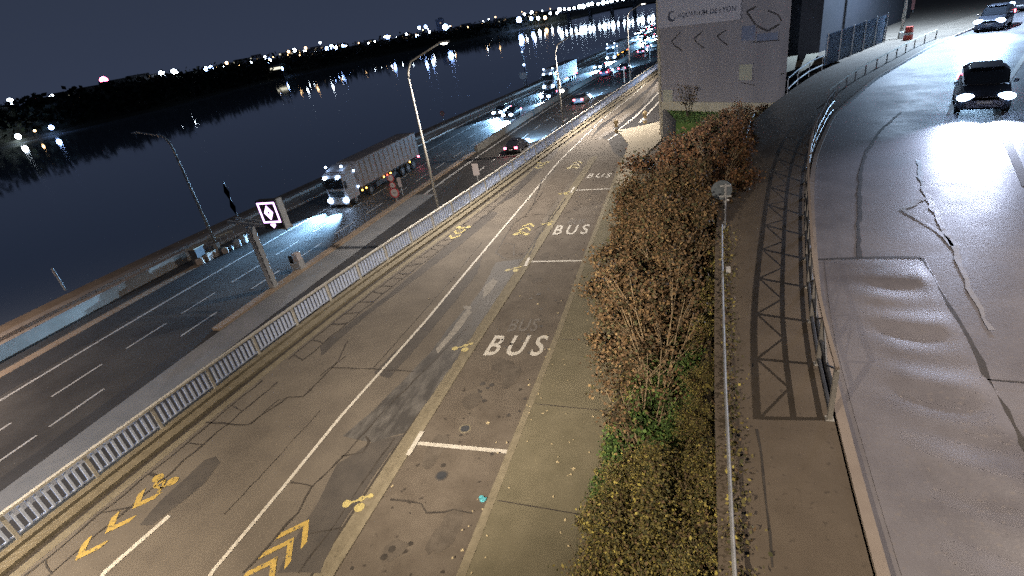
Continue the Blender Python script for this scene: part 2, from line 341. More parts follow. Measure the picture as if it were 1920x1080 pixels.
# far pale apron, dark pentagon and dark lanes beyond it
Z0 = lambda *p: [at(u, v, 0) for u, v in p]
ap = [at(u, v, .12) for u, v in ((1156, 245), (1238, 228), (1240, 262), (1216, 284), (1190, 320), (1173, 352), (1152, 340), (1166, 302), (1179, 270), (1164, 252))]
b = BM(); poly(b, ap, .124); 
for p, q in zip(ap, ap[1:]+ap[:1]): b.faces.new([b.verts.new(t) for t in ((p.x, p.y, .124), (q.x, q.y, .124), (q.x, q.y, 0), (p.x, p.y, 0))])
struct('pale_apron', b, 'slab')
b = BM(); poly(b, Z0((1140, 262), (1160, 246), (1179, 268), (1169, 300), (1150, 284)), .006); struct('dark_patch', b, 'dark')
b = BM(); poly(b, Z0((1157, 245), (1236, 230), (1237, 175), (1213, 193), (1180, 218)), .006); struct('dark_lane', b, 'dark')
b = BM(); poly(b, Z0((1137, 261), (1152, 253), (1232, 180), (1236, 170), (1226, 175), (1196, 205), (1127, 258)), .005); struct('dark_lane', b, 'dark')
b = BM(); poly(b, Z0((1108, 258), (1124, 235), (1160, 212), (1215, 165), (1236, 142), (1236, 152), (1190, 195), (1150, 222)), .005); struct('damp_lane', b, 'dark')
def line(bm, pts, w, z=.012, m=None): ribbon(bm, Z0(*pts), w, z)
b = BM(); line(b, [(1155, 247), (1192, 218), (1215, 195), (1238, 170)], .22); struct('white_line', b, 'paint')
b = BM(); line(b, [(1199, 230), (1216, 212), (1238, 188)], .22); struct('white_line', b, 'paint')
b = BM(); line(b, [(1141, 263), (1157, 251)], .22); struct('white_line', b, 'paint')
b = BM(); line(b, [(1120, 262), (1140, 248), (1152, 243)], .6); struct('worn_strip', b, 'ghost')
b = BM(); line(b, [(1152, 238), (1176, 215), (1180, 212)], .5); struct('worn_strip', b, 'ghost')
b = BM(); line(b, [(1206, 195), (1215, 183), (1226, 168), (1236, 152)], .5); struct('worn_strip', b, 'ghost')
# painted lines of the cycle road
b = BM(); line(b, [(385, 1095), (400, 1070), (522, 925), (640, 780), (720, 690), (800, 600), (870, 515), (940, 432), (1000, 361), (1050, 300), (1080, 272), (1120, 232), (1150, 208), (1188, 178), (1226, 140)], .13); struct('centre_line', b, 'paint')
b = BM(); line(b, [(180, 1095), (198, 1072), (318, 967)], .17); struct('white_line', b, 'paint')
b = BM(); line(b, [(1150, 208), (1170, 182), (1206, 152)], .16); struct('white_line', b, 'ghost')
b = BM()
for (p, q, r_, s_) in (((765, 855), (792, 810), (780, 831), (957, 848)), ((985, 500), (992, 484), (988, 491), (1093, 489)), ((1070, 362), (1077, 351), (1074, 357), (1147, 354))):
    P_, Q_, A_, B_ = Z0(p, q, r_, s_); ribbon(b, [P_, Q_], .16, .036); ribbon(b, [A_ + (B_-A_)*.025, B_], .16, .014)
struct('bay_divider', b, 'paint')
# lettering
def text_mesh(s, m, size=1.0, off=.0, ext=.0, spacing=1.0):
    cu = bpy.data.curves.new('txt', 'FONT'); cu.body = s; cu.size = size; cu.offset = off; cu.extrude = ext; cu.space_character = spacing
    cu.align_x = 'LEFT'; cu.resolution_u = 4
    o = bpy.data.objects.new('txt', cu); C.objects.link(o); dg = bpy.context.evaluated_depsgraph_get()
    me = bpy.data.meshes.new_from_object(o.evaluated_get(dg)); bpy.data.objects.remove(o); bpy.data.curves.remove(cu)
    xs = [v.co.x for v in me.vertices]; ys = [v.co.y for v in me.vertices]
    x0, x1, y0, y1 = min(xs), max(xs), min(ys), max(ys)
    for v in me.vertices: v.co.x = (v.co.x-x0)/(x1-x0); v.co.y = (v.co.y-y0)/(y1-y0)
    me.materials.clear(); me.materials.append(M[m]); return me
def quad_text(name, me, bl, br, tl, z, parent=None):
    o = bpy.data.objects.new(name, me.copy()); C.objects.link(o)
    for v in o.data.vertices:
        p = bl + (br-bl)*v.co.x + (tl-bl)*v.co.y; v.co = (p.x, p.y, z+v.co.z*0)
    return tag(o, kind='structure')
busm = text_mesh('BUS', 'paint', off=.014, spacing=1.42); busg = text_mesh('BUS', 'ghost', off=.012, spacing=1.05)
for m_, pts in ((busm, ((905, 667), (1013, 668), (929, 629))), (busg, ((950, 622), (1005, 622), (962, 598))),
                (busm, ((1035, 441), (1100, 439), (1045, 423))), (busg, ((1063, 421), (1094, 421), (1070, 411))),
                (busm, ((1099, 334), (1143, 333), (1106, 326)))):
    bl, br, tl = Z0(*pts); quad_text('bus_lettering', m_, bl, br, tl, .014)
# cycle chevrons and bicycles
def chevrons(c, d, n=2, w=1.0, gap=.75, mm='yellow', bike=True, t=.20):
    """c: centre on the ground of the first chevron tip; d: heading angle"""
    b = BM(); fx = Vector((math.cos(d), math.sin(d), 0)); sx = Vector((-fx.y, fx.x, 0))
    for k in range(n):
        tip = c - fx*(gap*k)
        for s in (-1, 1):
            pts = [tip, tip+sx*s*w*.5-fx*w*.62, tip+sx*s*w*.5-fx*(w*.62+t*1.5), tip-fx*t*1.5]
            poly(b, pts, .013+.0002*s)
    struct('cycle_chevron', b, mm)
    if bike:
        b = BM(); o = c - fx*(gap*(n-1)+w*.6+.75)
        for s in (-1, 1): disc(b, (o+sx*s*.36+Vector((0, 0, .0135))), .19, (0, 0, 1), .002, 14)
        for (A, B) in (((-.36, 0), (-.1, .34)), ((-.1, .34), (.22, .34)), ((.22, .34), (.36, 0)), ((-.1, .34), (0, 0)), ((0, 0), (.22, .34)), ((.22, .34), (.28, .5))):
            ribbon(b, [o+sx*A[0]+fx*A[1], o+sx*B[0]+fx*B[1]], .09, .0165)
        struct('cycle_symbol', b, mm)
chevrons(at(580, 974), math.radians(84), 3, 1.0, .62, bike=False, t=.17)
chevrons(at(996, 418), math.radians(86), 2, .82, .62, mm='ypale', t=.17)
chevrons(at(1086, 302), math.radians(86), 2, .8, .8, mm='ypale', t=.18)
chevrons(at(140, 1052), math.radians(-92), 3, .80, .92, bike=True, t=.20)
chevrons(at(846, 449), math.radians(-91), 2, .80, .8, mm='ypale', t=.18)
chevrons(at(1008, 317), math.radians(-90), 2, .8, .8, mm='ypale', t=.18)
for (u, v, s) in ((668, 945, 1), (866, 653, 1), (962, 506, 1), (1026, 420, .9), (1058, 363, .9)):
    b = BM(); c = at(u, v)
    for k, (dx, dy, r) in enumerate(((-.30, -.05, .14), (.18, -.10, .16), (.08, .20, .10), (.30, .34, .09))): disc(b, (c.x+dx*s, c.y+dy*s, .0135+.0004*k), r*s, (0, 0, 1), .002, 14)
    ribbon(b, [c+Vector((-.2, .0, 0)), c+Vector((.1, .2, 0)), c+Vector((.3, .4, 0))], .07, .0158); struct('small_cycle_symbol', b, 'ypale')
# repairs, seams and cracks of the road
def patch(name, px, m, z=.0045, par=0):
    b = BM(); pts = Z0(*px); pts = wob(pts+[pts[0]], None, .03)[:-1]; poly(b, pts, z); struct(name, b, m)
patch('asphalt_patch', [(262, 985), (300, 940), (350, 895), (385, 862), (405, 856), (413, 868), (385, 905), (330, 950), (285, 985)], 'patch')
patch('asphalt_patch', [(600, 648), (655, 606), (720, 558), (790, 500), (862, 441), (905, 405), (925, 396), (934, 400), (905, 425), (850, 470), (760, 538), (690, 590), (640, 633), (602, 668)], 'patch')
patch('asphalt_patch', [(930, 385), (960, 358), (1000, 318), (1035, 283), (1050, 276), (1040, 292), (1002, 330), (965, 368)], 'patch', .0046)
patch('concrete_patch', [(392, 790), (470, 728), (520, 700), (560, 668), (622, 668), (634, 676), (600, 712), (568, 742), (528, 752), (465, 796)], 'road', .0075)
patch('dark_lane_wear', [(700, 700), (760, 640), (830, 565), (880, 510), (905, 480), (895, 512), (850, 570), (800, 630), (730, 710)], 'patch', .0042)
patch('worn_lane', [(642, 818), (700, 770), (760, 710), (812, 655), (845, 610), (868, 583), (880, 575), (905, 540), (930, 492), (978, 486), (950, 532), (912, 590), (870, 652), (830, 712), (790, 768), (758, 812), (700, 830)], 'damp', .009)
patch('worn_lane', [(520, 1075), (560, 1000), (600, 935), (632, 870), (700, 828), (757, 815), (718, 868), (680, 925), (640, 985), (600, 1075)], 'patch', .0088)
patch('stone_dust', [(818, 655), (840, 628), (868, 590), (878, 578), (884, 586), (864, 615), (835, 648), (820, 664)], 'scrape', .0116)
patch('stone_dust', [(868, 574), (884, 574), (884, 580), (870, 580)], 'scrape', .0119)
patch('stone_dust', [(906, 540), (925, 522), (934, 528), (918, 550), (905, 560)], 'scrape', .0118)
patch('cracked_lane', [(930, 470), (962, 420), (1000, 375), (1040, 325), (1062, 300), (1078, 330), (1056, 356), (1012, 420), (985, 480), (945, 484)], 'bay', .0052)
def crack(px, w=.07, z=.0125, n=None, a=.035, m='tar', zz=0.0, name='road_crack'):
    b = BM(); pts = [at(u, v, zz) for u, v in px]; pts = wob(pts, n, a); ribbon(b, pts, w, zz+z, .45); struct(name, b, m)
for px, w in (([(385, 792), (465, 797), (540, 745), (568, 744), (600, 713), (632, 680), (652, 640)], .07), ([(470, 796), (520, 752), (540, 745)], .05),
              ([(620, 690), (700, 692), (775, 697)], .07), ([(648, 668), (600, 705)], .05), ([(545, 905), (585, 912), (650, 850), (720, 770), (800, 690), (880, 610)], .06),
              ([(585, 912), (560, 960), (515, 1010), (455, 1075)], .08), ([(640, 856), (682, 848), (692, 828), (686, 818)], .07), ([(560, 1010), (585, 1000), (640, 990)], .05),
              ([(930, 474), (962, 420), (985, 405), (1000, 385), (1018, 360)], .07), ([(930, 474), (948, 486)], .07), ([(945, 456), (965, 459), (963, 480)], .06), ([(962, 478), (992, 474)], .05),
              ([(992, 480), (1008, 445), (1040, 402), (1060, 372)], .08), ([(1000, 432), (1030, 416)], .05), ([(968, 410), (1010, 402), (1038, 404)], .05), ([(1025, 385), (1048, 380)], .05),
              ([(732, 937), (765, 940), (790, 945), (800, 962), (832, 961), (850, 956)], .05), ([(850, 955), (870, 960), (886, 963)], .035),
              ([(1000, 385), (1015, 340), (1040, 318)], .08), ([(560, 1075), (640, 965), (680, 905), (740, 822)], .05),
              ([(700, 690), (780, 600), (860, 510), (905, 452)], .035), ([(420, 965), (500, 880), (600, 770)], .02)): crack(px, w)
# tarred slab joints beside the left kerb
j1 = lambda y: WL_(y)+1.75; j2 = lambda y: WL_(y)+2.55
for fn, y0, y1 in ((j1, 2, 13.5), (j2, 2, 13.5), (j1, 15, 40), (j2, 15, 40)):
    b = BM(); n = int((y1-y0)/.5); ribbon(b, [(fn(y0+(y1-y0)*i/n)+random.uniform(-.06, .06), y0+(y1-y0)*i/n) for i in range(n+1)], .07, .0125, .4); struct('tar_seam', b, 'tar')
b = BM(); y = 3.0
while y < 38:
    if not 13.3 < y < 15.2: ribbon(b, wob([Vector((j1(y), y, 0)), Vector((j2(y), y+random.uniform(-.35, .35), 0))], 3, .05), random.choice((.05, .08, .12)), .0135, .4)
    y += random.uniform(.55, 1.6) if y > 15 else random.uniform(.9, 2.2)
struct('tar_seam', b, 'tar')
b = BM()
for k in range(16):
    y = random.uniform(5, 40); x = random.uniform(-8.2, -6.3); n = 14; a0 = random.uniform(0, 6.28); L1, L2 = random.uniform(.25, .9), random.uniform(.15, .4)
    poly(b, [(x+L2*math.cos(t*6.283/n)*random.uniform(.75, 1.1), y+L1*math.sin(t*6.283/n)*random.uniform(.75, 1.1)) for t in range(n)], .0082+.0003*k)
struct('bay_wear', b, 'bay2')
# round iron covers, stains and small spots
def cover(u, v, r, label):
    t = thing('manhole_cover', label, 'manhole', at(u, v, .0)); b = BM(); disc(b, (0, 0, .008), r, (0, 0, 1), .012, 20); link('lid', b, 'darksteel', t)
    b = BM(); disc(b, (0, 0, .0055), r*1.35, (0, 0, 1), .008, 20); link('frame', b, 'kerb' if v < 850 else 'patch', t)
cover(872, 804, .16, 'round dark manhole with a pale worn ring above the nearest bay line')
cover(828, 892, .15, 'plain round dark manhole below the nearest bay line')
b = BM()
for _ in range(70):
    x, y = random.uniform(-8.7, -5.8), random.uniform(5, 42); disc(b, (x, y, .0135), random.uniform(.02, .09), (0, 0, 1), .001, 7)
for (u, v) in ((905, 720), (915, 728), (922, 722), (900, 735), (908, 752), (720, 1045), (735, 1030), (770, 1020), (1085, 385), (1100, 372), (1110, 383), (1105, 368), (995, 560), (1010, 552)):
    c = at(u, v); disc(b, (c.x, c.y, .0150), random.uniform(.05, .13), (0, 0, 1), .001, 9)
struct('oil_spots', b, 'tar')
def leafpatch(bm, c, s):
    a = random.uniform(0, 6.28); pts = []
    for k in range(7):
        r = s*random.uniform(.55, 1); t = a+k*6.28/7; pts.append(bm.verts.new((c[0]+r*math.cos(t), c[1]+r*math.sin(t), c[2]+random.uniform(.0, .02))))
    bm.faces.new(pts)
b = BM()
for (u, v) in ((974, 555), (1008, 570), (1046, 587), (1072, 410), (1107, 374), (1131, 383), (1125, 412), (804, 560), (992, 722), (915, 793), (930, 830), (1025, 630), (1030, 655), (1105, 848), (1046, 867), (924, 922), (916, 942), (866, 1032), (905, 955), (735, 912), (1018, 775), (1070, 890), (1060, 975), (1075, 880)):
    c = at(u, v, .15 if u > 1010 and v > 600 else .02); leafpatch(b, c, random.uniform(.035, .085))
for _ in range(150):
    y = random.uniform(5, 40); leafpatch(b, (random.uniform(xp(y)-.6, -2.8), y, .145), random.uniform(.02, .045))
tag(link('fallen_leaves', b, 'leafp'), 'small pale dry leaves and scraps scattered on the bus bays and footway', 'leaves', kind='stuff')
b = BM(); c = at(905, 935, .03)
for k in range(3): leafpatch(b, (c.x+random.uniform(-.05, .05), c.y+random.uniform(-.05, .05), .02+.012*k), .12)
bmesh.ops.solidify(b, geom=b.faces[:], thickness=.004)
tag(link('paper_scrap', b, 'litter'), 'crumpled turquoise paper scrap lying in the nearest bus bay', 'litter')
# ================================================================== ramp (upper level)
KRB = [(2.1, -10), (2.1, 5.1), (2.18, 7), (2.3, 10), (2.55, 12.2), (3.1, 16.4), (3.55, 19.5), (4.25, 23.2), (6.1, 30), (9.9, 38.8), (16.3, 50.2), (24, 61), (40, 80)]
kr = smooth(lambda y: interp(KRB, y), 1.6)
rlx = smooth(lambda y: interp([(.50, -10), (.50, 5), (.53, 9), (.6, 12), (.68, 15.8), (1.0, 20), (1.7, 25), (3.0, 31), (5.2, 37), (7.9, 43.5), (12, 50), (20, 61), (36, 80)], y), 1.6)
b = BM(); band(b, lambda y: kr(y)+.1, lambda y: kr(y)+26, -12, 80, ZP, 1.5); struct('ramp_road', b, 'ramp')
b = BM(); kerbsolid(b, lambda y: kr(y)-.06, lambda y: kr(y)+.09, -12, 80, ZP-.05, ZP+.13, 1.0); struct('ramp_kerb', b, 'quay')
b = BM(); band(b, lambda y: rlx(y)-.25, lambda y: kr(y)-.1, -12, 80, ZP+.12, 1.5); struct('ramp_footway', b, 'rampfoot')
b = BM(); band(b, lambda y: rlx(y)-.26, lambda y: rlx(y)-.25, -12, 80, 0, 1.5, z1=ZP+.12); struct('ramp_side', b, 'wall')
b = BM(); poly(b, [(10, 46), (8, 60), (10, 120), (140, 120), (140, 30), (60, 10), (34, 60), (20, 61), (12, 50)], ZP-.03); struct('upper_ground', b, 'rampfoot')
# rutted pale patch with real waves, gently raised
def h_ruts(x, y):
    u = (x-2.9); return (1-math.exp(-max(0, x-kr(y)-.35)**2*2.5))*( .011*math.sin(y*6.2+1.3*math.sin(u*1.5)+u*1.2)*math.exp(-((u-.9)/1.1)**2)+.010*math.sin(y*2.7+u*2.1)*math.exp(-((u-1.2)/1.6)**2))
b = BM(); N1, N2 = 44, 130; grid = []
xl = lambda y: kr(y)+.25
xr = lambda y: interp([(4.3, 3), (4.5, 6), (4.6, 7.7), (4.75, 9.2), (5.2, 14.0)], y)
for i in range(N2+1):
    y = 3.0+11.0*i/N2; row = []
    for k in range(N1+1):
        t = k/N1; x = xl(y)*(1-t)+xr(y)*t; ed = min(1, t*2.2, (1-t)*8, (1-i/N2)*20)
        row.append(b.verts.new((x, y, ZP+.006+(h_ruts(x, y)+.020)*max(0, ed))))
    grid.append(row)
for i in range(N2):
    for k in range(N1): b.faces.new((grid[i][k], grid[i][k+1], grid[i+1][k+1], grid[i+1][k]))
struct('rutted_patch', b, 'ramp2', smoothf=True)
for px, w in (([(1533, 487), (1612, 484), (1680, 483), (1727, 484)], .10), ([(1612, 483), (1610, 430), (1612, 380), (1613, 330), (1622, 290), (1650, 245), (1690, 210)], .10),
              ([(1727, 484), (1750, 530), (1790, 590), (1840, 680), (1850, 712), (1900, 800), (1940, 870)], .10), ([(1848, 712), (1925, 718)], .05)):
    crack(px, w, .010, None, .03, 'tar', ZP)
for px, w in (([(1722, 300), (1728, 340), (1740, 375), (1757, 400), (1765, 420), (1790, 460), (1800, 500), (1815, 540)], .13), ([(1690, 392), (1730, 415), (1757, 432), (1785, 462)], .10), ([(1690, 392), (1735, 372)], .14), ([(1815, 540), (1840, 580), (1860, 620)], .08)):
    crack(px, w, .012, None, .05, 'glint', ZP, 'wet_groove_glint')
b = BM(); ribbon(b, [at(u, v, ZP) for u, v in ((1866, 200), (1876, 235), (1896, 282), (1925, 350))], .22, ZP+.010, .2); struct('faded_line', b, 'ghost')
b = BM(); ribbon(b, [at(u, v, ZP) for u, v in ((1878, 172), (1895, 145), (1925, 100), (1960, 60))], .2, ZP+.010, .2); struct('faded_line', b, 'paint')
crack([(1418, 815), (1430, 900), (1436, 960), (1447, 1075)], .035, .126, None, .02, 'tar', ZP)
# ================================================================== railing along the retaining wall
rail = thing('bar_railing', 'long cream metal bar railing along the wall between motorway and cycle road', 'railing')
ys = [2.75+2.47*k for k in range(50)]
for y in ys:
    b = BM(); box(b, (WL_(y)+.12, y, .18+.5), (.09, .11, 1.0)); link('post', b, 'railp', rail)
for y0, y1 in zip(ys[:-1], ys[1:]):
    b = BM(); n = 10 if y0 < 60 else 8
    d = Vector((WL_(y1)-WL_(y0), y1-y0, 0)); az = math.atan2(d.y, d.x)
    for i in range(1, n+1):
        t = i/(n+1); box(b, (WL_(y0)+d.x*t+.12, y0+d.y*t, .18+.52), (.075, .10, .72), rz=az)
    m_ = ((WL_(y0)+WL_(y1))/2+.12, (y0+y1)/2)
    box(b, (*m_, .18+.14), (d.length-.11, .05, .05), rz=az); link('bar_panel', b, 'bar_bluelit', rail)
b = BM(); kerbsolid(b, lambda y: WL_(y)+.05, lambda y: WL_(y)+.20, ys[0]-.1, ys[-1]+.1, 1.152, 1.23, 2.0); link('handrail', b, 'railp', rail)
# ================================================================== ramp guard rail with braces (its shadow falls on the footway)
gr = thing('guard_rail', 'grey steel guard rail with diagonal braces on the ramp kerb, shadow on footway', 'railing')
yy = [7.72]
while yy[-1] < 30: yy.append(yy[-1]+1.52)
gx = lambda y: kr(y)-.17
for y in yy:
    b = BM(); box(b, (gx(y), y, ZP+.12+.50), (.07, .07, 1.0)); box(b, (gx(y), y, ZP+.128), (.13, .13, .016)); link('post', b, 'pole', gr)
b = BM(); kerbsolid(b, lambda y: gx(y)-.03, lambda y: gx(y)+.03, yy[0]-.03, yy[-1]+.03, ZP+1.15, ZP+1.21, .8); link('top_rail', b, 'quay', gr)
for name, z in (('middle_rail', .55), ('bottom_rail', .14)):
    b = BM(); tube(b, [(gx(y), y, ZP+.12+z) for y in yy], .036, 6); link(name, b, 'darksteel', gr)
for y0, y1 in zip(yy, yy[1:]):
    ym = (y0+y1)/2; b = BM()
    tube(b, [(gx(y0), y0, ZP+1.14), (gx(ym), ym, ZP+.67)], .020, 5); tube(b, [(gx(y1), y1, ZP+1.14), (gx(ym), ym, ZP+.67)], .020, 5); link('brace', b, 'darksteel', gr)
# second curved rail far along the ramp, catching the headlights
g2 = thing('guard_rail', 'pale low rail curving beside the far bend of the ramp, behind the kerb', 'railing')
ys2 = [33+1.8*k for k in range(12)]
for y in ys2:
    b = BM(); box(b, (kr(y)-1.0, y, ZP+.12+.3), (.06, .06, .6)); link('post', b, 'steel', g2)
b = BM(); tube(b, [(kr(y)-1.0, y, ZP+.74) for y in ys2], .05, 6); link('top_rail', b, 'slab', g2)
# thin handrail between planting and footway
hr = thing('handrail', 'thin galvanised handrail between the shrubs and the ramp footway', 'railing')
b = BM(); tube(b, [(rlx(y)-.08, y, ZP+.42) for y in (-2, 2, 5, 8, 11, 13.2)], .028, 8); tube(b, [(rlx(y)-.08, y, ZP+.42) for y in (13.25, 15.6)], .024, 8); link('rail', b, 'steel', hr)
for y in (3.0, 5.6, 8.2, 10.8, 13.2, 15.5):
    b = BM(); tube(b, [(rlx(y)-.08, y, ZP+.1), (rlx(y)-.08, y, ZP+.40)], .02, 6); link('post', b, 'steel', hr)
b = BM(); box(b, (rlx(12.6)+.06, 12.6, ZP+.44), (.10, .14, .10)); link('bracket', b, 'white', hr)
# round sign seen from the back
c = Vector((.70, 16.0, ZP+.1)); top = at_y(1351, 345, 16.0)
sg = thing('road_sign', 'grey back of a round road sign on a thin pole between shrubs and ramp', 'sign', c)
b = BM(); tube(b, [(0, 0, 0), (.0, 0, top.z-c.z)], .035, 8); link('pole', b, 'steel', sg)
q = at_y(1353, 357, 16.03)-c; b = BM(); disc(b, (q.x, .06, q.z), .29, (0, -1, .1), .02, 24); link('sign_plate', b, 'signback', sg)
b = BM(); box(b, (.0, .02, q.z-.18), (.34, .03, .05)); link('clamp', b, 'steel', sg); b = BM(); box(b, (.0, .02, q.z+.14), (.30, .03, .05)); link('clamp', b, 'steel', sg)
b = BM(); box(b, (q.x+.13, .0, q.z-.30), (.16, .02, .06)); link('small_plate', b, 'white', sg)
# ================================================================== street lamps
def lamp_post(base, top, arm, head_d, label, lit=True, r=.10, group=None, watts=0, col=(1, .80, .52), name='street_lamp', spot=None, fills=None):
    t = thing(name, label, 'street lamp', base, group=group)
    hgt = top; b = BM(); A = Vector(arm); n = 10; pts = []
    pts += [(0, 0, 0), (0, 0, hgt*.5), (0, 0, hgt-.9)]
    for k in range(1, 7):
        a = k/6; pts.append((A.x*.16*a*a, A.y*.16*a*a, hgt-.9+.9*a+ (A.z*.16)*a*a))
    pts.append((A.x*.6, A.y*.6, hgt+A.z*.6)); pts.append((A.x, A.y, hgt+A.z))
    rs = [r, r*.8, r*.62]+[r*.6]*6+[r*.5, r*.45]; tube(b, pts, rs, 10); link('pole', b, 'pole', t, smoothf=True)
    b = BM(); box(b, (0, 0, .25), (r*2.6, r*2.6, .5), bev=.02); link('base', b, 'pole', t)
    ha = Vector((A.x, A.y, 0)).normalized(); az = math.atan2(ha.y, ha.x)
    hc = Vector((A.x, A.y, hgt+A.z)) + ha*.28
    b = BM(); box(b, hc, (.72, .30, .12), rz=az, bev=.04); link('lamp_head', b, 'steel' if not lit else 'pole', t)
    b = BM(); ball(b, hc+Vector((0, 0, -.07)), .16, (1.5, .8, .45), 12); link('lens', b, 'street' if lit else 'glass', t, smoothf=True)
    if watts:
        L = bpy.data.lights.new('lamp_light', 'SPOT'); L.energy = watts; L.color = col; L.shadow_soft_size = .07; L.spot_size = math.radians(spot or 158); L.spot_blend = .9
        lo = bpy.data.objects.new('lamp_light', L); C.objects.link(lo); lo.parent = t; lo.location = hc+Vector((0, 0, -.22))
    for fill in (fills or ()):  # fill spots added behind the camera to brighten building, road and shrubs
        L = bpy.data.lights.new('added_fill_light', 'SPOT'); L.energy = fill[3]; L.color = fill[5]; L.shadow_soft_size = .15; L.spot_size = math.radians(fill[4]); L.spot_blend = .8
        lo = bpy.data.objects.new('added_fill_light', L); C.objects.link(lo); lo.parent = t; lo.location = hc+Vector((0, 0, -.3)); d = Vector(fill[:3])-Vector(base)-lo.location; lo.rotation_euler = d.to_track_quat('-Z', 'Y').to_euler()
    return t
WARM = (1.0, .79, .55)
pB = at(825, 402); aB = Vector((0, 0, 9.8)); hB = at_y(825, 80, pB.y)
lamp_post(pB, hB.z-.95, (hB.x-pB.x, 0, .95), 0, 'tall lit street lamp with curved arm on the railing beside the truck', watts=10500, col=(1, .88, .76))
pC = at(1057, 243); hC = at_y(1079, 62, pC.y)
tC = lamp_post(pC, hC.z-.9, (hC.x-pC.x, 0, .9), 0, 'farther lit street lamp on the railing with a small box on its pole', watts=15000, col=(1, .88, .76))
b = BM(); ball(b, (.35, -.15, 4.1), .17); link('small_lamp', b, 'street', tC); b = BM(); box(b, (.05, -.12, 4.9), (.3, .25, .9), bev=.03); link('control_box', b, 'pole', tC)
pA = at(408, 465, ZH); hA = at_y(258, 248, pA.y)
lamp_post(pA, hA.z-ZH-.7, (hA.x-pA.x, 0, .7), 0, 'unlit bent street lamp on the quay beside the river', lit=False, r=.15)
lamp_post((-20.9, -.5, 0), 9.6, (2.6, 0, .9), 0, 'street lamp on the railing behind the camera, nearest of the railing lamps', watts=9500, col=WARM)
lamp_post((-2.6, -4.2, 0), 13.4, (-1.6, .2, .5), 0, 'tall street lamp on the footway behind the camera', watts=9000, col=(1, .82, .60), fills=[(1, 49, 8.5, 30000, 27, (.86, .88, 1)), (-9.5, 24, 0, 27000, 56, (1, .84, .66))])
lamp_post((12.8, 8.6, ZP), 8.6, (-2.2, 0, .8), 0, 'street lamp across the ramp lighting its footway', watts=4600, col=(1, .84, .70))
lamp_post((-49.0, 1.5, ZH), 10.5, (2.0, 0, .8), 0, 'warm lamp added out of view on the quay behind the camera', watts=42000, col=(1, .80, .66))  # unseen lamp, added only to warm and brighten the quay
lamp_post((-28.4, -.5, ZH), 11.5, (1.6, 0, .8), 0, 'bluish lamp added out of view on the motorway median behind the camera', watts=3800, col=(.86, .90, 1.0))  # unseen lamp, added to throw bluish light on median and railing bars
lamp_post((-9.8, 84, 0), 9.8, (2.0, 0, .9), 0, 'distant street lamp on the railing near the building', watts=10000, col=(1, .88, .76))
lamp_post(at(1688, 72, ZP), 10, (1.5, -.6, .5), 0, 'grey lamp pole standing behind the far corrugated fence', r=.13, watts=32000, col=(.55, .74, 1))
# post by the building
pt = thing('lamp_pole', 'grey metal pole in front of the dark building right of the sign', 'pole', at(1466, 100, ZP)); b = BM(); tube(b, [(0, 0, 0), (0, 0, 9)], [.13, .09], 10); link('pole', b, 'steel', pt)
b = BM(); box(b, (0, 0, .2), (.4, .4, .4)); link('base', b, 'steel', pt)
# ================================================================== building with the sign
C0 = Vector((-3.4, 51.5, 0)); FD = Vector((.829, -.559, 0)); FN = Vector((-.559, -.829, 0))
C1 = C0+FD*11.2; HB = 18.0
bd = thing('building', 'large grey clad building with a pale name sign and small panels', 'building', (0, 0, 0))
def prism(bm, pts, z0, z1):
    lo = [bm.verts.new((p[0], p[1], z0)) for p in pts]; hi = [bm.verts.new((p[0], p[1], z1)) for p in pts]; n = len(pts)
    for k in range(n): bm.faces.new((lo[k], lo[(k+1) % n], hi[(k+1) % n], hi[k]))
    bm.faces.new(hi); bm.faces.new(lo[::-1]); bmesh.ops.recalc_face_normals(bm, faces=bm.faces[:])
b = BM(); prism(b, [C0, C1, (8.3, 72), (-3.3, 84)], 0, HB); link('wall', b, 'clad', bd)
def facebox(bm, s0, s1, z0, z1, d0, d1):
    p = [C0+FD*s0+FN*d0, C0+FD*s1+FN*d0, C0+FD*s1+FN*d1, C0+FD*s0+FN*d1]; prism(bm, p, z0, z1)
def facept(u, v, d=0.0):
    q = on_plane(u, v, C0+FN*d, FN); return (q-C0).dot(FD), q.z
b = BM(); facebox(b, -.10, .10, 0, HB, .0, .16); link('corner_strip', b, 'slab', bd)
s0, zt = facept(1242, 190); s1, _ = facept(1345, 190)
b = BM(); facebox(b, .12, 11.1, 0, zt, .002, .10); link('plinth', b, 'base', bd)
for i in range(9):
    z = zt+1.4*(i+1)
    b = BM(); facebox(b, .12, 11.15, z, z+.02, .002, .008); link('cladding_seam', b, 'cladline' if i % 9 == 20 else 'clad', bd)
sA, zA = facept(1241, 52, .2); sB, zB = facept(1389, 37, .2)
sgn = BM(); facebox(sgn, .12, sB, (zA+zB)/2, (zA+zB)/2+2.4, .03, .25); sp_ = link('sign_panel', sgn, 'signw', bd)
aq = text_mesh('AQUARIUM DE LYON', 'signt', off=.01, spacing=1.02)
o = bpy.data.objects.new('sign_lettering', aq); C.objects.link(o); o.parent = sp_
sl, zl = facept(1270, 36, .27); sr, zr = facept(1380, 21, .27); _, zh = facept(1270, 23, .27)
zl = (zl+zr)/2
for v in o.data.vertices: v.co = C0+FD*(sl+(sr-sl)*v.co.x)+FN*.262+Vector((0, 0, zl+(zh-zl)*.85*v.co.y))
lc, lz = facept(1259, 30, .27); b = BM()                          # crescent logo
cen = C0+FD*lc+FN*.262+Vector((0, 0, zl+.24)); outer = []; inner = []
for k in range(25):
    a = math.radians(60+k*300/24); outer.append((.40*math.cos(a), .40*math.sin(a))); inner.append((.10+.27*math.cos(a), .03+.27*math.sin(a)))
vo = [b.verts.new(cen+FD*x+Vector((0, 0, z))) for x, z in outer]; vi = [b.verts.new(cen+FD*x+Vector((0, 0, z))) for x, z in inner]
